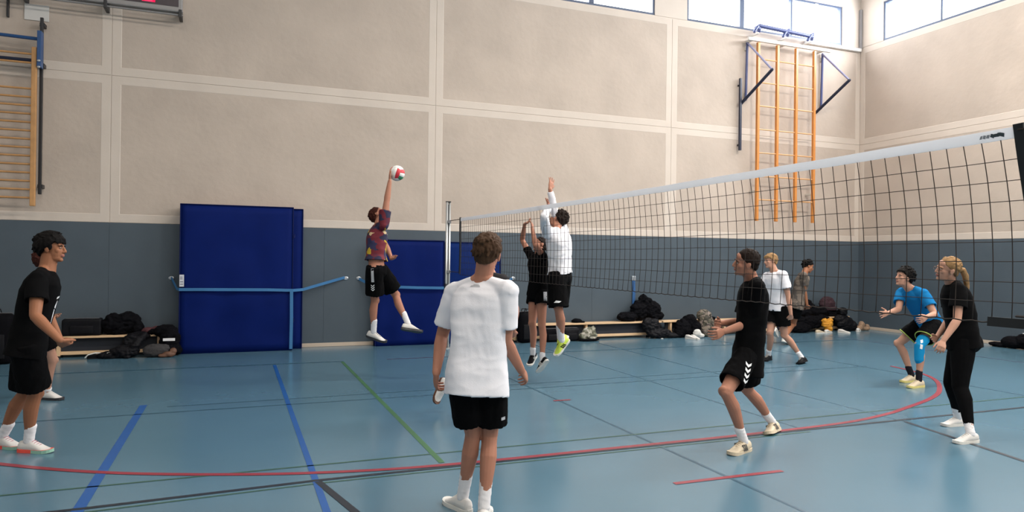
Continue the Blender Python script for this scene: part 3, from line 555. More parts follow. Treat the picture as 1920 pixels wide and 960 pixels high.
def person(key, label, skin, shirt, bottom, hair, shoes, vox=.006, cv=.009, hs=1.0, group=None, **kw):
    D = POSES[key]; J = {k: V(v) for k, v in D['J'].items()}; s = min(D['H'], 1.92) / 1.8; fem = kw.get('fem', False)
    face = V(D['face']); Z = Vector((0, 0, 1)); rs = .9 if fem else 1.0
    zmin = min(J['tL'].z, J['tR'].z, J['aL'].z - .08, J['aR'].z - .08)
    root = thing('person', label, 'person', (J['hip'].x, J['hip'].y, max(0, zmin - .03) if zmin > .12 else 0), group)
    up = (J['neck'] - J['hip']).normalized(); tl = (J['neck'] - J['hip']).length
    latH = (J['hipR'] - J['hipL']); latH = (latH - up * latH.dot(up)).normalized(); latS = (J['sR'] - J['sL']); latS = (latS - up * latS.dot(up)).normalized()
    def lat(t): return lerp(latH, latS, max(0, min(1, t))).normalized()
    def fwd(t): return up.cross(lat(t)).normalized()
    def spine(t): 
        c = lerp(J['hip'], J['neck'], t); return c + fwd(t) * (.012 * math.sin(math.pi * max(0, min(1, t))) * -1)
    def torso(prof, e=2.3, n=28): return [oval(spine(t), lat(t) * hw * s, fwd(t) * hd * s, n, e) for t, hw, hd in prof]
    G = Fig(); G.__dict__.update(locals())
    # ---- body: one continuous surface
    bm = bmesh.new()
    rings_mesh(bm, torso([(-.2, .08, .07), (-.12, .13, .09), (0, .14, .098), (.15, .142, .096), (.35, .132 * rs, .092), (.55, .148 * rs, .108), (.75, .165 * rs, .115), (.88, .155 * rs, .10), (.96, .11 * rs, .078), (1.02, .062, .058)], 2.2))
    for S in 'LR':
        limb(bm, J['neck'] - up * .03, J['s' + S], [(0, .05 * s), (.55, .052 * s * rs), (1, .056 * s * rs)])
        limb(bm, J['s' + S], J['e' + S], [(0, .056 * s * rs), (.25, .052 * s * rs), (.6, .046 * s * rs), (1, .039 * s * rs)])
        limb(bm, J['e' + S], J['w' + S], [(0, .039 * s * rs), (.22, .042 * s * rs), (.6, .034 * s * rs), (1, .0255 * s * rs)])
        a = J['k' + S] - J['hip' + S]; kn = J['k' + S]; sh = (J['a' + S] - kn).normalized(); back = -(fwd(0) - sh * fwd(0).dot(sh)).normalized()
        limb(bm, J['hip' + S], kn, [(0, .080 * s), (.3, .078 * s), (.7, .064 * s), (.93, .055 * s), (1, .053 * s)])
        ell(bm, kn - back * .012, latH * .044 * s, back * .05 * s, sh * .058 * s)
        limb(bm, kn, J['a' + S], [(0, .051 * s), (.12, .050 * s, .006), (.3, .054 * s * (.95 if fem else 1), .016), (.5, .047 * s, .012), (.75, .036 * s, .004), (1, .034 * s, 0)], back)
        # foot inside the shoe
        ff, fu, fl_ = foot_frame(J, S, kw.get('ground', ''))
        limb(bm, J['a' + S] - ff * .02 - fu * .03, J['a' + S] + ff * .10 - fu * .06, [(0, .026), (.5, .020), (1, .013)])
    # neck and head
    N, Hc = J['neck'], J['head']; hu = (Hc - N).normalized() * .7 + Z * .5; hu = (hu - face * hu.dot(face)).normalized(); hr = face.cross(hu).normalized()
    Hc = N + (Hc - N).normalized() * max((Hc - N).length, .175 * s)
    def L(x, y, z): return Hc + (hr * x + face * y + hu * (z - .026)) * hs
    G.L = L; G.Hc = Hc; G.hr = hr; G.hu = hu
    q = .92 if fem else 1
    tube(bm, [N - up * .03, lerp(N, L(0, -.02, -.06), .45), L(0, -.02, -.05)], [.067 * s * q, .058 * s * q, .059 * s * q], 18)
    for S in 'LR': tube(bm, [lerp(N, L(0, -.02, -.06), .35) - fwd(1) * .015, lerp(N + up * .01, J['s' + S], .45) - fwd(1) * .01, J['s' + S]], [.040 * s * q, .042 * s * q, .048 * s * q], 12)
    def E(x, y, z, a, b, c): ell(bm, L(x, y, z), hr * a * hs, face * b * hs, hu * c * hs, 18, 12)
    E(0, -.015, .035, .076, .096, .086); E(0, .028, -.025, .060, .062, .085); E(0, .026, -.078, .050, .052, .036)
    E(0, .066, -.098, .022, .018, .016); E(0, .074, .022, .050, .014, .013); E(0, .058, .052, .052, .03, .04)
    for x in (-1, 1):
        E(x * .036, .055, -.020, .024, .024, .026); E(x * .078, -.004, -.006, .009, .020, .031); E(x * .084, -.012, .004, .006, .014, .022); E(x * .011, .094, -.035, .009, .011, .008)
    tube(bm, [L(0, .084, .014), L(0, .097, -.010), L(0, .104, -.030)], [.009 * hs, .0115 * hs, .0125 * hs], 10)
    E(0, .084, -.058, .022, .012, .0055); E(0, .083, -.069, .019, .012, .006)
    # hands
    for S in 'LR': hand(bm, G, S, kw.get('hand' + S, 'relax'), kw.get('thumb' + S), kw.get('palm' + S))
    me = fuse(bm, vox, 2); body = obj('body', me, skin, root); G.body = body
    # lips
    me.materials.append(mat('lips', (.30, .105, .085), .5)); lc = L(0, .095, -.063) - base_of(body)
    for p in me.polygons:
        c = p.center - lc
        if abs(c.dot(hr)) < .022 and abs(c.dot(hu)) < .0085 and abs(c.dot(face)) < .02: p.material_index = 1
    for x in (-1, 1):
        b = bmesh.new(); ell(b, L(x * .030, .0815, .002), hr * .0115, face * .009, hu * .0052, 12, 8); e_ = obj('eye', b, EYEW, root, sm=True)
        b = bmesh.new(); ell(b, L(x * .030, .0885, .002), hr * .0056, face * .0042, hu * .0050, 10, 6); obj('iris', b, EYED, e_, sm=True)
        b = bmesh.new(); tube(b, [L(x * .014, .0895, .018), L(x * .03, .089, .022), L(x * .046, .078, .018)], [.0035, .0042, .003], 6); obj('eyebrow', b, hair['mat'], root, sm=True)
    make_hair(G, hair, root)
    if shirt: make_shirt(G, shirt, root, cv)
    make_bottom(G, bottom, root, cv)
    for S in 'LR': make_shoe(G, S, shoes, root, kw.get('ground', ''), kw.get('sock', (SOCKW, .16)))
    return G
def foot_frame(J, S, ground):
    v = J['t' + S] - J['a' + S]
    if S in ground:
        f = Vector((v.x, v.y, 0)).normalized(); return f, Vector((0, 0, 1)), f.cross(Vector((0, 0, 1)))
    sh = (J['k' + S] - J['a' + S]).normalized(); l = v.cross(sh)
    l = l.normalized() if l.length > 1e-3 else Vector((0, 1, 0)); a = math.atan2(.06, .20)
    f = (Matrix.Rotation(a, 3, l) @ v).normalized(); u = l.cross(f)
    if u.dot(sh) < 0: f = (Matrix.Rotation(-a, 3, l) @ v).normalized(); u = -l.cross(f)
    return f, u.normalized(), f.cross(u.normalized())
def hand(bm, G, S, mode, thumb, palm):
    J = G.J; W_ = J['w' + S]; d = (J['h' + S] - W_).normalized(); s = G.s * (.9 if G.fem else 1)
    med = G.latS if S == 'L' else -G.latS
    th = V(thumb) if thumb is not None else (G.fwd(.5) + Vector((0, 0, .3)))
    th = (th - d * th.dot(d)); th = th.normalized() if th.length > .05 else d.orthogonal().normalized()
    n = d.cross(th).normalized(); ref = V(palm) if palm is not None else med
    if n.dot(ref) < 0: n = -n
    C = {'relax': (.30, .42, .30), 'fist': (1.15, 1.35, .9), 'open': (.08, .1, .08), 'half': (.55, .6, .45)}[mode]
    pr = [(-.01, .026, .019), (.02, .031, .016), (.055, .041, .0155), (.085, .0425, .0135), (.096, .039, .011)]
    rings_mesh(bm, [oval(W_ + d * t * s, th * a * s, n * b * s, 16, 2.4) for t, a, b in pr])
    for i, (o, l) in enumerate(((.0325, .074), (.011, .082), (-.011, .077), (-.032, .060))):
        fan = (.16, .05, -.06, -.17)[i] * (1.2 if mode == 'open' else .9); p = W_ + (d * .090 + th * o) * s; a = 0; pts = [p - d * .01]; rr = [.0092 * s]
        dd = (d + th * fan).normalized(); 
        for j, fr in enumerate((.43, .32, .25)):
            pts.append(p); rr.append((.0092, .0084, .0076)[j] * s); a += C[j] * (1 + .06 * i)
            p = p + (dd * math.cos(a) + n * math.sin(a)) * l * fr * s
        pts.append(p); rr.append(.0066 * s); tube(bm, pts, rr, 9)
    b = W_ + (d * .028 + th * .026 + n * .004) * s; k = {'open': .95, 'relax': .6, 'half': .6, 'fist': .45}[mode]
    t1 = (th * k + d * .8 + n * .25).normalized(); t2 = (th * (k - .3) + d + n * (.3 if mode != 'fist' else .9)).normalized()
    tube(bm, [b, b + t1 * .040 * s, b + (t1 * .040 + t2 * .030) * s, b + (t1 * .040 + t2 * .052) * s], [.0155 * s, .0115 * s, .0098 * s, .008 * s], 10)
def make_hair(G, h, root):
    L, hr, face, hu, hs = G.L, G.hr, G.face, G.hu, G.hs; rnd = random.Random(h.get('seed', 1)); sty = h.get('style', 'short'); T = h.get('t', .012)
    bm = bmesh.new()
    ell(bm, L(0, -.018, .038), hr * (.077 + T) * hs, face * (.097 + T) * hs, hu * (.088 + T * 1.2) * hs, 28, 18)
    ell(bm, L(0, -.055, -.005), hr * (.066 + T * .6) * hs, face * (.055 + T * .5) * hs, hu * (.075) * hs, 20, 12)
    # cut away the face: everything in front of and below the hairline
    for p, n in ((L(0, .078, .072), (0, .62, -.78)),):
        nn = hr * n[0] + face * n[1] + hu * n[2]
        r = bmesh.ops.bisect_plane(bm, geom=bm.verts[:] + bm.edges[:] + bm.faces[:], plane_co=p, plane_no=nn, clear_outer=True)
        ed = [e for e in bm.edges if e.is_boundary]; bmesh.ops.holes_fill(bm, edges=ed, sides=0)
    N = h.get('n', 150); ln = h.get('len', .03)
    for i in range(N):
        z = rnd.uniform(-.35, 1); a = rnd.uniform(0, 2 * math.pi); r = math.sqrt(max(0, 1 - z * z))
        x, y = r * math.cos(a), r * math.sin(a)
        if y * .62 - z * .78 * .95 > -.28 and y > -.2: continue
        if z < -.05 and y > -.25: continue
        p = L(x * (.077 + T * .8), -.018 + y * (.097 + T * .8), .038 + z * (.088 + T)); out = (hr * x + face * y + hu * z).normalized()
        if sty == 'curly':
            ell(bm, p + out * rnd.uniform(-.002, .012), hr * rnd.uniform(.012, .02), face * rnd.uniform(.012, .02), hu * rnd.uniform(.012, .02), 8, 6)
        else:
            dr = (face * (.9 if z > .2 else -.3) + hr * rnd.uniform(-.5, .5) - hu * (.0 if z > .5 else .9) + out * rnd.uniform(.05, .45) * h.get('fluff', .6)).normalized()
            tube(bm, [p - dr * ln * .4, p + out * .003, p + dr * ln * .6 - hu * .004], [.007, .009, .003], 6)
    if h.get('fringe'):
        for i in range(22):
            x = -.062 + .124 * i / 21; l = h['fringe'] * rnd.uniform(.7, 1.1); yy = math.sqrt(max(0, 1 - (x / .085) ** 2))
            a = L(x, -.018 + .085 * yy, .098); b = L(x * 1.02, -.012 + .104 * yy, .078); c = L(x * 1.05 + rnd.uniform(-.006, .006), -.006 + .104 * yy, .078 - l)
            tube(bm, [a, b, c], [.012, .010, .004], 6)
    if h.get('sides'):
        for x in (-1, 1): ell(bm, L(x * .078, .018, .012), hr * .008, face * .022, hu * .03, 10, 8)
    if h.get('tail'):
        pts = [L(0, -.105, .02), L(0, -.150, .015), L(0, -.190, -.035), L(.0, -.222, -.11), L(0, -.25, -.19), L(0, -.275, -.27)]
        tube(bm, pts[:4] if h['tail'] == 'short' else pts, [.020, .030, .030, .026, .020, .009][:4 if h['tail'] == 'short' else 6], 12)
    me = fuse(bm, .005, 1); ripple(me, .0035, (55, 55, 25), h.get('seed', 1)); o = obj('hair', me, h['mat'], root); G.hair = o
    if h.get('tail'):
        b = bmesh.new(); c = L(0, -.118, .012); ax = (face * -1 + hu * -.5).normalized(); a1, a2 = frame_of(ax)
        tube(b, [c + (a1 * math.cos(t) + a2 * math.sin(t)) * .021 for t in [i * math.pi / 8 for i in range(17)]], .005, 6, ends=False); obj('hair_tie', b, BLACKC, o)
def make_shirt(G, h, root, cv):
    J, s = G.J, G.s; lo = h.get('loose', 1.0); hem = h.get('hem', -.22); bm = bmesh.new(); q = .93 if G.fem else 1
    prof = [(1.03, .060, .060), (.985, .098 * q, .078), (.93, .150 * q, .100), (.84, .176 * q, .122), (.7, .180 * q, .132), (.5, .172 * q * lo, .126 * lo), (.3, .166 * q * lo, .122 * lo), (.1, .172 * lo, .126 * lo), (-.05, .182 * lo, .134 * lo), (hem, .188 * lo, .140 * lo)]
    prof = [p for p in prof if p[0] > hem + .03] + [(hem, prof[-1][1], prof[-1][2])]
    cupped(bm, G.torso(prof, 2.9, 36), .03, .012)
    for S in 'LR':
        a, e, w = J['s' + S], J['e' + S], J['w' + S]; sl = h.get('sleeve', .62); R0 = h.get('sr', .072) * s * q
        limb(bm, J['neck'] - G.up * .035, a, [(0, .052 * s), (.5, .060 * s), (1, .069 * s * q)])
        tube(bm, [J['neck'] + G.up * .012 - G.fwd(1) * .02 + (a - J['neck']) * .22, lerp(J['neck'], a, .55) - G.fwd(1) * .01 + G.up * .006, a], [.046 * s * q, .053 * s * q, .060 * s * q], 12)
        if sl <= 1:
            d = (e - a).normalized(); x, y = frame_of(d, G.fwd(.6)); d0 = (d - G.up * .3 ).normalized()
            st = a - d * .03
            rings = [oval(st + d * t, x * r, y * r * .95, 20) for t, r in ((0, R0 * .75), (.03, R0 * .92), ((e - a).length * sl * .5, R0 * 1.0), ((e - a).length * sl + .03, R0 * 1.10))]
            cupped(bm, rings, .03, .011)
        else:
            limb(bm, a, e, [(0, R0 * .92), (.5, R0 * .85), (1, R0 * .72)]); d = (w - e).normalized(); x, y = frame_of(d); l = (w - e).length * (sl - 1)
            cupped(bm, [oval(e + d * t, x * r, y * r, 18) for t, r in ((-.02, R0 * .6), (.02, R0 * .7), (l * .6, R0 * .62), (l, R0 * .5))], .02, .008)
    # collar ring at the neckline
    c = G.spine(1.02) ; x, y = G.lat(1) * .070 * s, G.fwd(1) * .069 * s
    me = fuse(bm, cv, 3); sd = h.get('seed', 1)
    ripple(me, .007, (5, 5, 7), sd); ripple(me, .0030 * h.get('wr', 1), (5, 5, 8), sd + 3, True)
    G.shirt = obj('shirt', me, h['mat'], root)
    b = bmesh.new(); tube(b, [c - G.fwd(1) * 0 + x * math.cos(t) + y * math.sin(t) - G.fwd(1) * .002 - G.up * (.012 * math.sin(t) + .004) for t in [i * math.pi / 12 for i in range(25)]], .0055, 8, ends=False)
    obj('collar', b, h['collar'], G.shirt, sm=True) if 'collar' in h else b.free()
def make_bottom(G, h, root, cv):
    J, s = G.J, G.s; bm = bmesh.new(); typ = h.get('type', 'shorts'); w = h.get('waist', .12); lo = h.get('loose', 1.0)
    if typ == 'shorts':
        rings_mesh(bm, G.torso([(w, .150, .112), (.05, .160, .120), (-.05, .170, .128), (-.15, .168, .126), (-.22, .12, .10)], 2.3))
        for S in 'LR':
            a, k = J['hip' + S], J['k' + S]; d = (k - a).normalized(); x, y = frame_of(d, G.latH); ln = (k - a).length * h.get('len', .8)
            out = (G.latH if S == 'R' else -G.latH) * .008
            cupped(bm, [oval(a + out + d * t, x * r * s * lo, y * r * 1.03 * s * lo, 24) for t, r in ((-.03, .085), (.03, .100), (ln * .5, .104), (ln, .110))], .04, .012)
    else:
        rings_mesh(bm, G.torso([(w, .135, .105), (.05, .155, .140), (-.05, .178, .160), (-.15, .175, .158), (-.24, .11, .10)], 2.2))
        for S in 'LR':
            a, k, f = J['hip' + S], J['k' + S], J['a' + S]; limb(bm, a, k, [(0, .112 * s), (.3, .104 * s), (.7, .084 * s), (1, .070 * s)])
            d = (f - k).normalized(); x, y = frame_of(d); l = (f - k).length * .82; bk = -G.fwd(0)
            cupped(bm, [oval(k + d * t * l + bk * o, x * r * s, y * r * s, 20) for t, r, o in ((-.05, .064, 0), (.1, .067, .004), (.35, .067, .012), (.65, .053, .008), (1, .042, 0))], .02, .008)
    me = fuse(bm, cv, 3); sd = h.get('seed', 2)
    if typ == 'shorts': ripple(me, .007, (14, 14, 4), sd); ripple(me, .003, (20, 20, 8), sd + 2, True)
    else: ripple(me, .0025, (14, 14, 14), sd)
    G.bottom = obj('shorts' if typ == 'shorts' else 'leggings', me, h['mat'], root)
def make_shoe(G, S, sh, root, ground, sock):
    J = G.J; A = J['a' + S]; f, u, l = foot_frame(J, S, ground); sc = sh.get('size', 1.0) * G.s ** .5 * (.93 if G.fem else 1)
    if S in ground: A = Vector((A.x, A.y, .088 * sc))
    def Q(x, y, z): return A + (l * x + f * y + u * z) * sc
    d = (J['k' + S] - A).normalized(); sm_, sl = sock
    b = bmesh.new(); x, y = frame_of(d); r0 = .041 * G.s
    limb(b, A + d * sl, A, [(0, .0425 * G.s), (.5, .0395 * G.s), (1, .039 * G.s)]); limb(b, A, Q(0, .035, -.04), [(0, .037), (1, .028)])
    me = fuse(b, .006, 1); ripple(me, .002, (30, 30, 60), 3); obj('sock', me, sm_, root)
    prof = [(-.082, .020, -.030), (-.070, .033, .002), (-.045, .0385, .006), (-.005, .040, .008), (.035, .042, .010), (.075, .045, -.008), (.115, .048, -.030), (.150, .047, -.047), (.180, .040, -.054), (.200, .026, -.063), (.208, .012, -.070)]
    b = bmesh.new(); zb = -.078; rings = []
    for yy, hw, zt in prof:
        c = (zb + zt) / 2; r = []
        for k in range(16):
            t = 2 * math.pi * k / 16; cx, sy = math.cos(t), math.sin(t)
            xx = math.copysign(abs(cx) ** .75, cx) * hw * (1 - .22 * max(0, sy)); zz = c + math.copysign(abs(sy) ** .8, sy) * (zt - zb) / 2
            r.append(Q(xx, yy, zz))
        rings.append(r)
    rings_mesh(b, rings); up = fuse(b, .006, 1); shoe = obj('shoe', up, sh['mat'], root)
    b = bmesh.new(); outl = [(-.088, .014), (-.075, .033), (-.04, .040), (.0, .038), (.05, .041), (.10, .049), (.15, .050), (.185, .042), (.202, .026), (.210, .010)]
    top = [(x, y) for y, x in outl] + [(-x, y) for y, x in outl[::-1]]
    def spring(y): return .010 * max(0, (y - .12) / .09) ** 2 + .004 * max(0, (-y - .05) / .03)
    rr = [[Q(x, y, z + spring(y)) for x, y in top] for z in (-.090, -.080, -.070, -.062)]
    rings_mesh(b, rr); so = obj('sole', b, [sh['sole'], sh.get('sole2', sh['sole'])], shoe)
    if 'sole2' in sh:
        for p in so.data.polygons:
            if (p.center + base_of(so) - A).dot(f) < .07 * sc: p.material_index = 1
    b = bmesh.new()
    for i in range(5):
        y0 = .030 + i * .018; zt = .014 - i * .0105
        tube(b, [Q(-.022, y0, zt - .002), Q(0, y0 + .004, zt + .006), Q(.022, y0, zt - .002)], .003, 6)
    obj('laces', b, sh.get('lace', sh['mat']), shoe)
    if 'stripe' in sh:
        for sd in (-1, 1):
            for i in range(3):
                y0 = .02 + i * .022; b = bmesh.new(); w = .006
                pts = [(y0 - .012, -.066), (y0, -.035), (y0 + .010, -.012)]
                q = []
                for yy, z in pts: hw = .047 - abs(z + .066) * .12; q.append((yy, z, hw))
                vs = [[b.verts.new(Q(sd * (hw + .001), yy - w, z)), b.verts.new(Q(sd * (hw + .001), yy + w, z))] for yy, z, hw in q]
                vs2 = [[b.verts.new(Q(sd * (hw - .006), yy - w, z)), b.verts.new(Q(sd * (hw - .006), yy + w, z))] for yy, z, hw in q]
                for a_, c_ in zip(vs, vs[1:]): b.faces.new((a_[0], a_[1], c_[1], c_[0]))
                for a_, c_ in zip(vs2, vs2[1:]): b.faces.new((a_[1], a_[0], c_[0], c_[1]))
                for k in (0, 1):
                    for m_ in range(2): b.faces.new((vs[m_][k], vs[m_ + 1][k], vs2[m_ + 1][k], vs2[m_][k]))
                obj('stripe', b, sh['stripe'], shoe)
HB = mat('hair_black', (.004, .003, .003), .7, bump=.3, bscale=90, spec=.12); HBR = mat('hair_brown', (.060, .032, .018), .7, bump=.3, bscale=90, spec=.12, var=.3, vscale=18); HBL = mat('hair_blond', (.40, .24, .10), .7, bump=.3, bscale=90, spec=.12, var=.25, vscale=18)
HRD = mat('hair_reddish_brown', (.05, .014, .010), .7, bump=.3, bscale=90, spec=.12); HDK = mat('hair_dark_brown', (.014, .008, .006), .7, bump=.3, bscale=90, spec=.12); HDB = mat('hair_dark_blond', (.27, .16, .075), .7, bump=.3, bscale=90, spec=.12, var=.3, vscale=14)
SWH = mat('shoe_white', (.66, .64, .62), .6, bump=.1, bscale=90); SCR = mat('shoe_cream', (.62, .52, .38), .6, bump=.1, bscale=90); SBK = mat('shoe_black', (.006, .006, .008), .7, spec=.15); SGR = mat('shoe_pale_grey', (.45, .47, .46), .6)
SOW = mat('sole_white', (.72, .70, .66), .5); SOB = mat('sole_dark', (.03, .03, .035), .5); SON = mat('sole_coral', (.85, .09, .06), .45); SOG = mat('sole_mint', (.28, .50, .40), .5); LIM = mat('shoe_lime', (.62, .78, .10), .5); SBRN = mat('sole_brown', (.10, .04, .02), .5)
YC = lambda k: V(POSES[k]['J']['hip'])
imgL, imgR, away, toward = -R_, R_, F_.copy(), -F_

A = person('left_black', 'player in black t-shirt and long black shorts standing side-on at the left edge', SK['tan'], dict(mat=BLACKC, hem=-.20, seed=2), dict(mat=BLACKC, len=.86, loose=1.05), dict(mat=HB, t=.024, n=300, len=.055, fringe=.042, sides=True, fluff=.5, seed=4), dict(mat=SWH, sole=SOG, sole2=SON, lace=mat('lace_rose', (.45, .2, .25), .7)), vox=.005, cv=.008, hs=.98, ground='LR', handR='half', handL='half', sock=(SOCKW, .15))
B = person('left_behind', 'mostly hidden player standing directly behind the side-on player at the left edge', SK['fair'], dict(mat=BLACKC), dict(mat=BLACKC, len=.6), dict(mat=HRD, n=120), dict(mat=SWH, sole=SOB), vox=.007, cv=.011, ground='LR', sock=(SOCKW, .05))
C_ = person('center_white', 'player seen from behind in loose white t-shirt and black shorts, nearest to viewer', SK['pink'], dict(mat=WHITEC, hem=-.30, loose=1.06, sleeve=.74, sr=.070, seed=5, wr=1.0), dict(mat=BLACKC, len=.80, loose=.93), dict(mat=HBR, t=.014, n=300, len=.045, fluff=.9, seed=8), dict(mat=SWH, sole=SOW, lace=SGR), vox=.005, cv=.008, ground='LR', handL='half', handR='half', thumbL=F_ * .8 - R_ * .2, palmL=R_, thumbR=F_ * .9 + R_ * .2, palmR=-R_, sock=(SOCKW, .17))
D_ = person('spiker', 'leaping player in maroon and navy patterned shirt hitting the ball', SK['pink'], dict(mat=MULTI, hem=.17, seed=3), dict(mat=BLACKC, len=.80, waist=.03, loose=1.08), dict(mat=HRD, n=160, len=.03, seed=2), dict(mat=SWH, sole=SOB, lace=SBK), vox=.006, cv=.009, handR='open', handL='half', thumbR=-F_ + U_ * .1, palmR=R_, sock=(SOCKW, .17))
E_ = person('runner', 'player in charcoal shirt running, mostly hidden behind the white shirted player', SK['pink'], dict(mat=GREYC), dict(mat=BLACKC, len=.7), dict(mat=HB, n=120), dict(mat=SWH, sole=SBRN), vox=.007, cv=.010, hs=.9, ground='R', sock=(SOCKW, .10))
G1 = person('block_girl', 'player in black top and short black shorts jumping with raised arms behind the net', SK['pink'], dict(mat=BLACKC, hem=-.12, sleeve=.45, loose=.9, sr=.062), dict(mat=BLACKC, len=.38, loose=.92), dict(mat=HDK, n=140, len=.03, tail='short'), dict(mat=SBK, sole=SOW, stripe=SOW), vox=.006, cv=.009, fem=True, hs=.95, handL='relax', handR='relax', thumbL=R_ * .4 + F_, thumbR=R_ * .4 - F_, palmL=-R_, palmR=-R_, sock=(SOCKW, .08))
M1 = person('block_man', 'blocker in long-sleeved white shirt and black shorts jumping behind the net', SK['pink'], dict(mat=WHITEC, hem=-.02, sleeve=1.9, seed=7, wr=1.6), dict(mat=BLACKC, len=.95, loose=1.12, waist=.06), dict(mat=HDK, style='curly', t=.018, n=200, seed=5), dict(mat=LIM, sole=SOW, stripe=SBK), vox=.006, cv=.009, handL='open', handR='open', thumbR=F_ * .6 + R_ * .6, palmR=-R_, thumbL=F_, palmL=-R_, sock=(SOCKW, .20))
H1 = person('right_black', 'player in black t-shirt and black shorts with white chevrons, stepping left, arms forward', SK['pink'], dict(mat=BLACKC, hem=-.34, seed=4, sleeve=.78), dict(mat=BLACKC, len=.76, loose=.95), dict(mat=HDK, t=.007, n=60, len=.010, fluff=.1, seed=6), dict(mat=SCR, sole=SCR, stripe=SBRN if False else mat('stripe_grey', (.12, .11, .10), .6)), vox=.005, cv=.008, hs=1.03, ground='L', handL='half', handR='half', thumbL=U_, palmL=F_, thumbR=U_, palmR=-F_, sock=(SOCKW, .14))
I1 = person('blond_white', 'player in white t-shirt and black shorts lunging behind the one with white chevrons', SK['fair'], dict(mat=WHITEC, hem=-.12, seed=9), dict(mat=BLACKC, len=.66), dict(mat=HDB, t=.013, n=200, len=.04, fringe=.03, seed=3), dict(mat=SBK, sole=SBK, lace=SOW), vox=.007, cv=.010, ground='R', handL='half', handR='relax', sock=(SOCKW, .10))
K1 = person('back_jogger', 'person in brown patterned shirt leaning over by the far corner bench', SK['tan'], dict(mat=BROWNS), dict(mat=BLACKC, len=.6), dict(mat=HB, style='curly', t=.016, n=140), dict(mat=SWH, sole=SOW), vox=.008, cv=.011, sock=(SOCKB, .08))
Bl = person('blue_shirt', 'crouching player in bright blue shirt and black shorts with a blue knee brace', SK['fair'], dict(mat=BLUEC, hem=-.10, seed=6), dict(mat=BLACKC, len=.66, loose=1.05), dict(mat=HB, style='curly', t=.024, n=260, seed=9, fringe=.018), dict(mat=SCR, sole=mat('sole_yellow', (.72, .62, .22), .5)), vox=.006, cv=.009, hs=1.06, ground='LR', handL='relax', handR='open', thumbR=U_, palmR=F_, thumbL=U_, palmL=F_, sock=(SOCKB, .12))
Wm = person('woman', 'player in glasses, loose black t-shirt and black leggings standing at the right', SK['fair'], dict(mat=BLACKC, hem=-.16, loose=1.10, seed=8, sr=.078), dict(type='leggings', mat=BLACKC), dict(mat=HDB, t=.006, n=160, len=.03, fluff=.1, tail='long', seed=5), dict(mat=SWH, sole=SOW), vox=.005, cv=.008, fem=True, hs=1.0, ground='LR', handL='half', handR='relax', thumbL=-R_, palmL=F_, thumbR=-R_ + U_, palmR=-F_, sock=(SOCKW, .15))
# ---- prints, stripes and accessories
def chev(w, h, t, n, gap): return [[(-w, i * gap + h), (0, i * gap), (w, i * gap + h), (w, i * gap + h + t), (0, i * gap + t), (-w, i * gap + h + t)] for i in range(n)]
def chevrons(name, target, o, ux, uy, w, h, t, n, gap, m, parent):
    for q in chev(w, h, t, n, gap):
        a = [q[0], q[1], q[4], q[5]]; b = [q[1], q[2], q[3], q[4]]; decal(name, target, [a, b], o, ux, uy, m, parent)
th = (V(POSES['right_black']['J']['kL']) - V(POSES['right_black']['J']['hipL'])).normalized()
hp = V(POSES['right_black']['J']['hipL'])
chevrons('chevron', H1.bottom, Vector((0, 0, 1.684)) + (F_ + R_ * ((1379 - 960) / 1309.37) - U_ * ((710 - 480) / 1309.37)) * (hp - Vector((0, 0, 1.684))).dot(F_), R_ * .94 - U_ * .33, U_ * .94 + R_ * .33, .030, .022, .024, 4, .047, PRINTW, H1.bottom)
j = POSES['left_black']['J']
decal('chest_print', A.shirt, [[(-.05, 0), (.03, .02), (.04, .05), (-.04, .04)], [(-.03, -.06), (.03, -.06), (.03, -.01), (-.03, -.01)], [(-.012, -.3), (.015, -.3), (.02, -.08), (-.008, -.08)]], A.spine(.72), -A.lat(.7) if False else (F_ * -1 + R_ * .15), (0, 0, 1), PRINTW, A.shirt) if False else None
fw = A.fwd(.7); decal('chest_print', A.shirt, [[(-.09, .02), (-.02, .035), (-.02, .05), (-.09, .04)], [(-.07, -.05), (-.03, -.06), (-.02, 0), (-.06, .01)], [(-.075, -.27), (-.045, -.28), (-.04, -.07), (-.065, -.06)]], A.spine(.62), -A.lat(.7), A.up, PRINTW, A.shirt)
bk = -C_.fwd(.9)
decal('neck_print', C_.shirt, [[(-.035, .0), (.035, .0), (.03, .010), (-.03, .010)], [(-.02, .012), (.025, .012), (.02, .017), (-.016, .017)]], C_.spine(.93), C_.lat(.9), C_.up, PRINTG, C_.shirt)
j = POSES['center_white']['J']; decal('hem_emblem', C_.bottom, [[(-.012, 0), (.012, 0), (.012, .02), (-.012, .02)]], V(j['hipR']) + (V(j['kR']) - V(j['hipR'])) * .72 + R_ * .085, R_, U_, PRINTG, C_.bottom)
j = POSES['spiker']['J']; o = V(j['hipR']); t_ = (V(j['kR']) - o).normalized()
decal('side_stripe', D_.bottom, [[(-.018, -.18), (.018, -.18), (.018, .0), (-.018, .0)]], o - R_ * .01 - U_ * .0, R_, U_, PRINTG, D_.bottom)
chevrons('chevron', D_.bottom, o - U_ * .30 - R_ * .015, R_, U_, .022, .02, .012, 3, .028, PRINTW, D_.bottom)
decal('side_panel', G1.bottom, [[(-.025, -.12), (.025, -.12), (.025, .04), (-.025, .04)]], V(POSES['block_girl']['J']['hipL']) + R_ * .05 - U_ * .03, R_, U_, PRINTG, G1.bottom)
j = POSES['block_man']['J']; decal('hem_emblem', M1.bottom, [[(-.05, 0), (.02, .0), (.05, .02), (-.02, .03)]], V(j['hipL']) + (V(j['kL']) - V(j['hipL'])) * .80 - R_ * .02, R_, U_, PRINTW, M1.bottom)
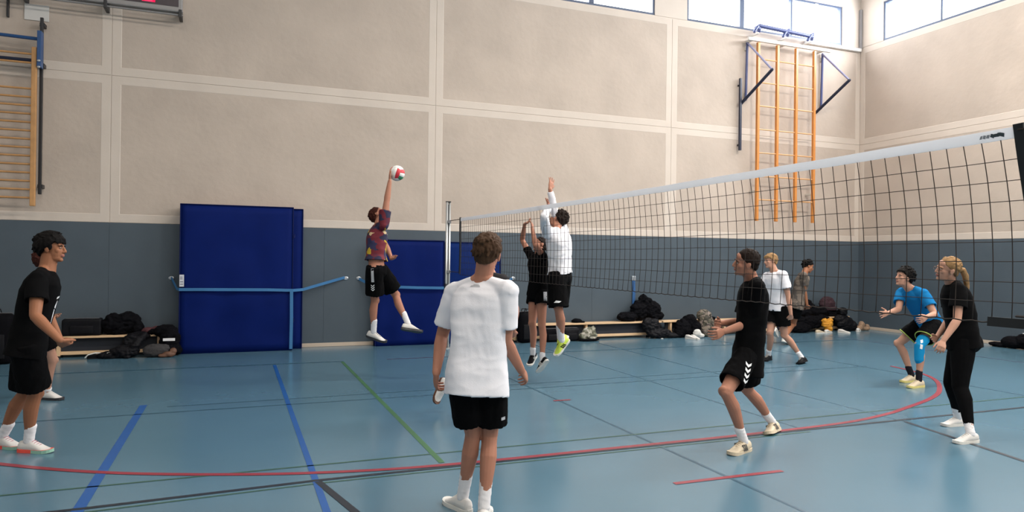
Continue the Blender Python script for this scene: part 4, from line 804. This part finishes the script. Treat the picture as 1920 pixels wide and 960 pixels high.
# knee brace, lime hems and glasses
j = {k: V(v) for k, v in POSES['blue_shirt']['J'].items()}
bm = bmesh.new(); tube(bm, [lerp(j['kL'], j['hipL'], .28), j['kL'], lerp(j['kL'], j['aL'], .42)], [.080, .066, .060], 20); me = fuse(bm, .008, 2)
kb = obj('knee_brace', me, cloth('brace_blue', (.012, .24, .50)), Bl.root)
decal('brace_print', kb, [[(-.03, -.03), (.0, -.04), (.01, .02), (-.02, .03)], [(-.01, .04), (.02, .05), (.03, .09), (.0, .08)]], j['kL'], R_, U_, PRINTW, kb)
LIMH = mat('lime_hem', (.32, .42, .08), .8)
for S in 'LR':
    a, k = j['hip' + S], j['k' + S]; d = (k - a).normalized(); x, y = frame_of(d, Bl.latH); c = a + (Bl.latH if S == 'R' else -Bl.latH) * .008 + d * ((k - a).length * .66 + .002); r = .112 * Bl.s * 1.05
    bm = bmesh.new(); tube(bm, [c + x * r * math.cos(t) + y * r * 1.03 * math.sin(t) for t in [i * math.pi / 12 for i in range(25)]], .007, 6, ends=False); obj('hem_piping', bm, LIMH, Bl.bottom, sm=True)
bm = bmesh.new(); L = Wm.L
for x in (-1, 1):
    c = L(x * .032, .104, .0)
    tube(bm, [c + Wm.hr * .023 * math.cos(t) + Wm.hu * .018 * math.sin(t) for t in [i * math.pi / 8 for i in range(17)]], .0016, 5, ends=False)
    tube(bm, [L(x * .055, .102, .004), L(x * .079, .04, .006), L(x * .083, -.01, .0)], .0016, 5)
tube(bm, [L(-.01, .108, .004), L(.01, .108, .004)], .0016, 5)
obj('glasses', bm, mat('glasses_frame', (.12, .07, .05), .3), Wm.root)
# ------------------------------------------------------------------ ball
def to_w(u, v, d): return Vector((0, 0, 1.684)) + (F_ + R_ * ((u - 960) / 1309.37) - U_ * ((v - 480) / 1309.37)) * d
jj = POSES['spiker']['J']
bc = (V(jj['wR']) + V(jj['hR'])) / 2 + R_ * .082 + U_ * .035 + F_ * .065
ball = thing('volleyball', 'red, white and green volleyball at the leaping player\'s raised hand', 'ball', bc)
Rb = .105; rot = Matrix.Rotation(.5, 3, 'X') @ Matrix.Rotation(.9, 3, 'Z') @ Matrix.Rotation(.4, 3, 'Y')
cols = [mat('ball_white', (.80, .80, .78), .5), mat('ball_red', (.62, .03, .05), .5), mat('ball_green', (.03, .20, .10), .5)]
for ax in range(3):
    for sg in (-1, 1):
        for st_ in range(3):
            bm = bmesh.new(); n = 8; g = .012; rows = []
            lo, hi = -1 + 2 * st_ / 3 + g, -1 + 2 * (st_ + 1) / 3 - g
            for i in range(5):
                r = []
                for k in range(n + 1):
                    a = lo + (hi - lo) * i / 4; b_ = (-1 + g) + (2 - 2 * g) * k / n; a2, b2 = math.tan(a * math.pi / 4), math.tan(b_ * math.pi / 4)
                    v = [0, 0, 0]; v[ax] = sg; v[(ax + 1) % 3] = a2; v[(ax + 2) % 3] = b2
                    edge = i in (0, 4) or k in (0, n); r.append(bm.verts.new(bc + rot @ (Vector(v).normalized() * (Rb - (.003 if edge else 0)))))
                rows.append(r)
            for p_, q_ in zip(rows, rows[1:]):
                for k in range(n): bm.faces.new((p_[k], p_[k + 1], q_[k + 1], q_[k]))
            bmesh.ops.recalc_face_normals(bm, faces=bm.faces[:])
            obj('panel', bm, cols[(st_ + ax + 1) % 3 if st_ != 1 else 0], ball, sm=True)
bm = bmesh.new(); ell(bm, bc, Vector((Rb - .004, 0, 0)), Vector((0, Rb - .004, 0)), Vector((0, 0, Rb - .004)), 24, 16); obj('bladder', bm, mat('ball_seam', (.25, .25, .25), .7), ball, sm=True)
# ------------------------------------------------------------------ bags, coats and shoes along the wall
FB = mat('fabric_black', (.0035, .0035, .005), .85, spec=.08, bump=.4, bscale=60); FBR = mat('fabric_black_shiny', (.005, .005, .007), .6, spec=.15, bump=.3, bscale=25); CAMO = splotch('mottled_brown_coat', [(0, (.05, .045, .035)), (.3, (.17, .14, .11)), (.6, (.09, .085, .06)), (.8, (.24, .19, .17))], 17)
CAMO2 = splotch('mottled_grey_bag', [(0, (.10, .10, .07)), (.35, (.30, .29, .24)), (.65, (.16, .17, .12)), (.85, (.45, .42, .36))], 16)
def heap(name, label, cat, base, blobs, m, seed=1, amp=.018, sc=9, vox=.012, group=None, parts=()):
    """crumpled cloth: fused lumps with folds; blobs are (x,y,z,rx,ry,rz) relative to base"""
    bm = bmesh.new(); b = V(base)
    for q in blobs:
        if len(q) == 6: ell(bm, b + V(q[:3]), Vector((q[3], 0, 0)), Vector((0, q[4], 0)), Vector((0, 0, q[5])), 14, 9)
        else: tube(bm, [b + V(q[0]), b + V(q[1]), b + V(q[2])], q[3], 10)
    me = fuse(bm, vox, 1); ripple(me, amp, (sc, sc, sc), seed); ripple(me, amp * .85, (sc * .8, sc * .8, sc * 1.5), seed + 4, True); ripple(me, amp * .3, (sc * 2.5, sc * 2.5, sc * 3.5), seed + 9, True)
    zmin = min(v.co.z for v in me.vertices); lim = b.z + .002
    for v in me.vertices:
        if v.co.z < lim: v.co.z = lim
    t = thing(name, label, cat, base, group); obj('cloth', me, m, t)
    return t
def bagbox(name, label, base, sx, sy, sz, m, rot=0, handles=True, pocket=True, trim=None, r=.05, seed=1):
    t = thing(name, label, 'bag', base); b = V(base); Rz = Matrix.Rotation(rot, 3, 'Z')
    bm = bmesh.new(); box(bm, -sx / 2, sx / 2, -sy / 2, sy / 2, 0, sz); bevel(bm, min(r, sz * .35), 4); bmesh.ops.subdivide_edges(bm, edges=[e for e in bm.edges if e.calc_length() > .08], cuts=4, use_grid_fill=True)
    for v in bm.verts: v.co = b + Rz @ v.co
    me = smooth(mesh_of(bm)); ripple(me, .010, (11, 11, 11), seed)
    for v in me.vertices: v.co.z = max(v.co.z, b.z + .002)
    obj('bag_body', me, m, t)
    def W3(x, y, z): return b + Rz @ Vector((x, y, z))
    trim = trim or FBR
    if handles:
        for y in (-sy * .3, sy * .3):
            bm = bmesh.new(); tube(bm, [W3(-sx * .2, y, sz * .92), W3(-sx * .14, y, sz + .05), W3(sx * .14, y, sz + .055), W3(sx * .2, y, sz * .92)], .010, 8); obj('handle', bm, trim, t, sm=True)
    if pocket:
        bm = bmesh.new(); box(bm, -sx * .3, sx * .3, -sy / 2 - .022, -sy / 2 + .02, sz * .12, sz * .6); bevel(bm, .015, 3)
        for v in bm.verts: v.co = b + Rz @ v.co
        obj('pocket', bm, trim, t, sm=True)
    bm = bmesh.new(); tube(bm, [W3(-sx * .42, 0, sz + .002), W3(0, 0, sz + .006), W3(sx * .42, 0, sz + .002)], .006, 6); obj('zip', bm, mat('zip_grey', (.12, .12, .13), .4), t)
    return t
def loose_shoe(label, base, ang, up, sole, group=None, roll=0):
    """a single shoe lying by the wall, toe along ang"""
    t = thing('shoe', label, 'shoe', base, group); b = V(base); f = Vector((math.cos(ang), math.sin(ang), 0)); l = Vector((-math.sin(ang), math.cos(ang), 0)); u = Vector((0, 0, 1))
    prof = [(0, .02, .055), (.02, .033, .085), (.07, .038, .088), (.12, .041, .075), (.17, .046, .055), (.22, .046, .045), (.265, .036, .036), (.285, .015, .028)]
    bm = bmesh.new(); rings_mesh(bm, [oval(b + f * y + u * ((.018 + z) / 2), l * w, u * ((z - .018) / 2), 14, 2.4) for y, w, z in prof]); obj('upper', bm, up, t, sm=True)
    bm = bmesh.new(); rings_mesh(bm, [[b + f * y + l * x + u * z for x, y in [(w + .003, y) for y, w, _ in prof] + [(-w - .003, y) for y, w, _ in prof[::-1]]] for z in (.001, .024)]); obj('sole', bm, sole, t)
    bm = bmesh.new()
    for i in range(4): y = .10 + i * .022; z = .082 - i * .008; tube(bm, [b + f * y + l * .02 + u * (z - .004), b + f * y + u * (z + .003), b + f * y - l * .02 + u * (z - .004)], .003, 6)
    obj('laces', bm, SOW, t)
    return t
# left side
bagbox('backpack', 'large black backpack on the floor at the left edge behind the players', (-3.42, 12.62, 0), .62, .34, .76, FB, .1, pocket=True, r=.12, seed=3)
bagbox('sports_bag', 'black box-shaped bag on the left bench nearest the players', (-2.32, 13.09, .352), .55, .24, .27, FBR, 0, handles=False, seed=5, r=.03)
heap('jacket', 'tall black bundled jacket on the left bench, right of the box-shaped bag', 'jacket', (-1.76, 13.09, .352), [(-.05, 0, .14, .27, .12, .17), (.08, 0, .22, .20, .11, .14), (-.12, 0, .22, .14, .10, .12), (.22, 0, .10, .10, .11, .12)], FB, 2)
heap('jacket', 'black jacket sliding from the left bench down to the floor', 'jacket', (-1.60, 12.80, 0), [(.10, .15, .33, .16, .13, .07), (.02, .03, .22, .13, .09, .16), (-.08, -.03, .10, .22, .10, .10), ((.18, .05, .36), (.08, -.06, .2), (-.02, -.10, .04), [.05, .055, .05]), (-.3, -.02, .05, .15, .09, .05)], FBR, 6)
heap('bag', 'dark grey soft bag on the floor under the left bench', 'bag', (-1.22, 12.76, 0), [(0, 0, .10, .20, .12, .11), (.12, .02, .13, .10, .09, .08)], mat('fabric_grey', (.035, .033, .035), .85, bump=.3), 8, .01)
heap('coat', 'black coat with brown trim draped over the left bench end by the mats', 'coat', (-1.08, 12.92, 0), [(-.02, .05, .40, .18, .14, .09), (.05, -.06, .25, .16, .10, .18), (.06, -.08, .10, .18, .11, .10), (-.22, .1, .38, .09, .1, .05)], FB, 9)
heap('scarf', 'reddish brown cloth lying on the left bench beside the coat', 'scarf', (-1.36, 13.08, .352), [(0, 0, .05, .14, .09, .05), (.12, 0, .07, .08, .08, .05)], mat('fabric_maroon', (.07, .02, .025), .85, bump=.3), 3, .01, vox=.012)
heap('boots', 'pair of small brown boots on the floor against the tall blue mat', 'shoes', (-1.02, 12.66, 0), [(0, 0, .05, .10, .05, .045), (.06, .02, .09, .05, .05, .06), (-.08, -.01, .03, .08, .04, .03)], mat('leather_brown', (.13, .06, .035), .6, bump=.2), 4, .006, vox=.01)
t = thing('tag', 'small white patch lying on the black coat by the tall blue mat', 'tag', (-1.03, 12.765, .28)); bm = bx(-1.12, -.94, 12.745, 12.755, .255, .30, .002); obj('patch', bm, PRINTW, t)
for x, lb in ((-2.20, 'black sneaker with white edging by the left bench, left one of the pair'), (-1.99, 'black sneaker with white edging by the left bench, right one of the pair')):
    t = loose_shoe(lb, (x, 12.78, 0), .35, SBK, SBK)
    bm = bmesh.new(); tube(bm, [(x - .02, 12.74, .03), (x + .02, 12.73, .075), (x + .12, 12.75, .10), (x + .22, 12.79, .085)], .010, 6); obj('white_edging', bm, SOW, t)
# right side benches
bagbox('backpack', 'black backpack leaning on the bench left of the black-topped blocker', (5.36, 12.86, 0), .34, .22, .62, FB, .1, r=.1, seed=8)
bagbox('sports_bag', 'black bag under the bench between the two blockers', (5.95, 12.86, 0), .42, .16, .26, FB, 0, handles=False, seed=2)
bagbox('sports_bag', 'black bag pushed under the bench right of the long-sleeved blocker', (6.36, 12.86, 0), .36, .14, .27, FBR, 0, handles=False, seed=4)
heap('cap', 'small black cap on the bench beside the long-sleeved blocker\'s leg', 'cap', (6.62, 13.09, .352), [(0, 0, .03, .12, .09, .055), (.1, -.03, .015, .08, .07, .018)], FB, 1, .004, vox=.012)
mb = heap('bag', 'mottled grey-green bag on the floor in front of the long bench', 'bag', (6.74, 12.80, 0), [(0, 0, .10, .21, .12, .10), (.03, .02, .19, .15, .09, .08), (.12, .02, .23, .05, .05, .06)], CAMO2, 5, .012)
bm = bmesh.new(); ell(bm, Vector((6.74, 12.80, .03)), Vector((.26, 0, 0)), Vector((0, .15, 0)), Vector((0, 0, .035)), 20, 8)
for v in bm.verts: v.co.z = max(v.co.z, .002)
obj('bag_base', bm, FB, mb, sm=True)
heap('jacket', 'big black jacket heaped over the bench below the hanging blue strap', 'jacket', (8.15, 13.08, .352), [(-.30, 0, .09, .26, .12, .10), (-.02, .02, .22, .20, .12, .22), (.10, .03, .42, .14, .10, .14), ((.02, .02, .40), (.10, .0, .50), (.24, 0, .44), [.08, .08, .05]), (.30, .0, .22, .20, .13, .20), (.36, 0, .10, .22, .14, .10)], FB, 12, .022, 7)
heap('coat', 'black coat hanging from the bench front down to the floor', 'coat', (8.28, 12.84, 0), [(-.05, .04, .28, .14, .07, .16), (.05, 0, .22, .20, .08, .20), (.18, -.05, .10, .30, .10, .10), (.5, -.05, .06, .22, .10, .06)], FBR, 14, .016)
heap('bag', 'black bag leaning on the bench beside the mottled brown coat', 'bag', (9.16, 12.80, 0), [(-.10, 0, .20, .20, .13, .20), (.08, .02, .34, .17, .12, .16), (-.22, -.02, .10, .12, .11, .10), (.2, 0, .18, .15, .12, .17)], FB, 16, .016)
heap('coat', 'mottled brown coat hanging over the bench onto the floor', 'coat', (9.66, 12.82, 0), [(0, .05, .46, .17, .13, .12), (-.02, -.02, .32, .13, .09, .16), (.03, -.04, .14, .17, .10, .13), (.16, .06, .26, .09, .08, .16)], CAMO, 18, .02, 8)
bm = bmesh.new(); strap(bm, [(9.95, 12.92, .42), (9.92, 12.88, .30), (9.88, 12.86, .10)], .10, .02, (1, 0, 0)); tag(obj('belt', bm, FB, origin=(10.0, 12.85, .05)), 'black strap hanging from the bench right of the mottled coat', 'belt')
wsn = [(8.98, 12.60, .2, 'white crumpled sneaker on the floor before the black bag, left one'), (9.12, 12.58, -.3, 'white crumpled sneaker on the floor before the black bag, right one')]
for x, y, a, lb in wsn: loose_shoe(lb, (x, y, 0), a - 1.3, SWH, SOW)
heap('cloth', 'white balled-up towel between the black bag and the mottled coat', 'towel', (9.30, 12.62, 0), [(0, 0, .10, .10, .07, .08), (.08, -.02, .05, .08, .06, .05)], mat('towel_white', (.6, .6, .58), .9), 2, .008, vox=.012)
tag(obj('tissue', bx(8.42, 8.47, 12.66, 12.70, .001, .012, .003), SOW, origin=(8.44, 12.68, 0)), 'tiny white scrap on the floor below the black coat', 'scrap')
# far corner pile
heap('jacket', 'wide black jacket pile on the corner bench', 'jacket', (12.95, 13.08, .352), [(-.30, 0, .10, .30, .13, .10), (-.12, .03, .22, .22, .12, .18), (.25, 0, .12, .38, .14, .12), (.62, 0, .06, .26, .13, .08)], FB, 22, .02, 7)
heap('bag', 'round dark maroon bag sitting on top of the corner bench pile', 'bag', (13.42, 13.06, .50), [(0, 0, .15, .23, .13, .18), (.05, 0, .04, .25, .14, .08)], mat('fabric_dark_maroon', (.028, .008, .014), .85, bump=.3), 23, .010)
heap('coat', 'black coat spilling from the corner bench down to the floor', 'coat', (12.75, 12.84, 0), [(0, .03, .24, .34, .09, .16), (-.35, 0, .12, .30, .10, .12), (-.3, .04, .26, .2, .08, .12), (.35, .06, .3, .25, .07, .10)], FB, 24, .018)
heap('bag', 'crumpled orange bag on the floor under the corner bench', 'bag', (13.12, 12.76, 0), [(0, 0, .20, .14, .09, .10), (.04, 0, .09, .10, .08, .09), (-.08, 0, .26, .07, .06, .06), (.1, .02, .27, .07, .06, .06)], mat('orange_cloth', (.62, .27, .02), .7, bump=.3), 25, .014, 12)
heap('bag', 'big black bag at the right end of the corner pile', 'bag', (13.78, 12.84, 0), [(0, 0, .18, .25, .12, .18), (-.1, .04, .30, .2, .12, .12), (.2, 0, .12, .16, .10, .13), (-.08, 0, .48, .12, .1, .10)], FBR, 26, .015)
heap('shoes', 'pair of brown worn shoes at the far end of the corner pile', 'shoes', (14.32, 12.84, 0), [(-.08, 0, .06, .14, .07, .06), (.02, .03, .14, .08, .06, .09), (.14, 0, .05, .12, .07, .05), (.2, .02, .10, .05, .05, .05)], mat('leather_tan', (.26, .17, .11), .7, bump=.3, var=.4, vscale=14), 27, .008, vox=.012)
loose_shoe('cream sneaker lying left of the orange bag', (12.62, 12.60, 0), .1, SCR, SOW)
loose_shoe('white sneaker touching the orange bag on its left', (12.88, 12.58, 0), .3, SWH, SOW)
loose_shoe('white sneaker right of the orange bag', (13.36, 12.66, 0), -1.2, SWH, SOW)
loose_shoe('white sneaker in front of the big black corner bag', (13.96, 12.64, 0), .6, SWH, SOW)
# right edge
heap('bag', 'flat black bag on the floor by the right wall behind the net', 'bag', (14.40, 9.30, 0), [(0, .25, .05, .12, .22, .05), (.02, 0, .12, .16, .22, .12), (.05, -.3, .16, .17, .3, .16), (.1, -.5, .2, .15, .25, .2)], FB, 31, .01)
bm = bx(14.38, 14.44, 9.02, 9.10, .31, .325, .003); tag(obj('paper_tag', bm, PRINTW, origin=(14.41, 9.06, .31)), 'small white tag on top of the flat black bag by the right wall', 'tag')
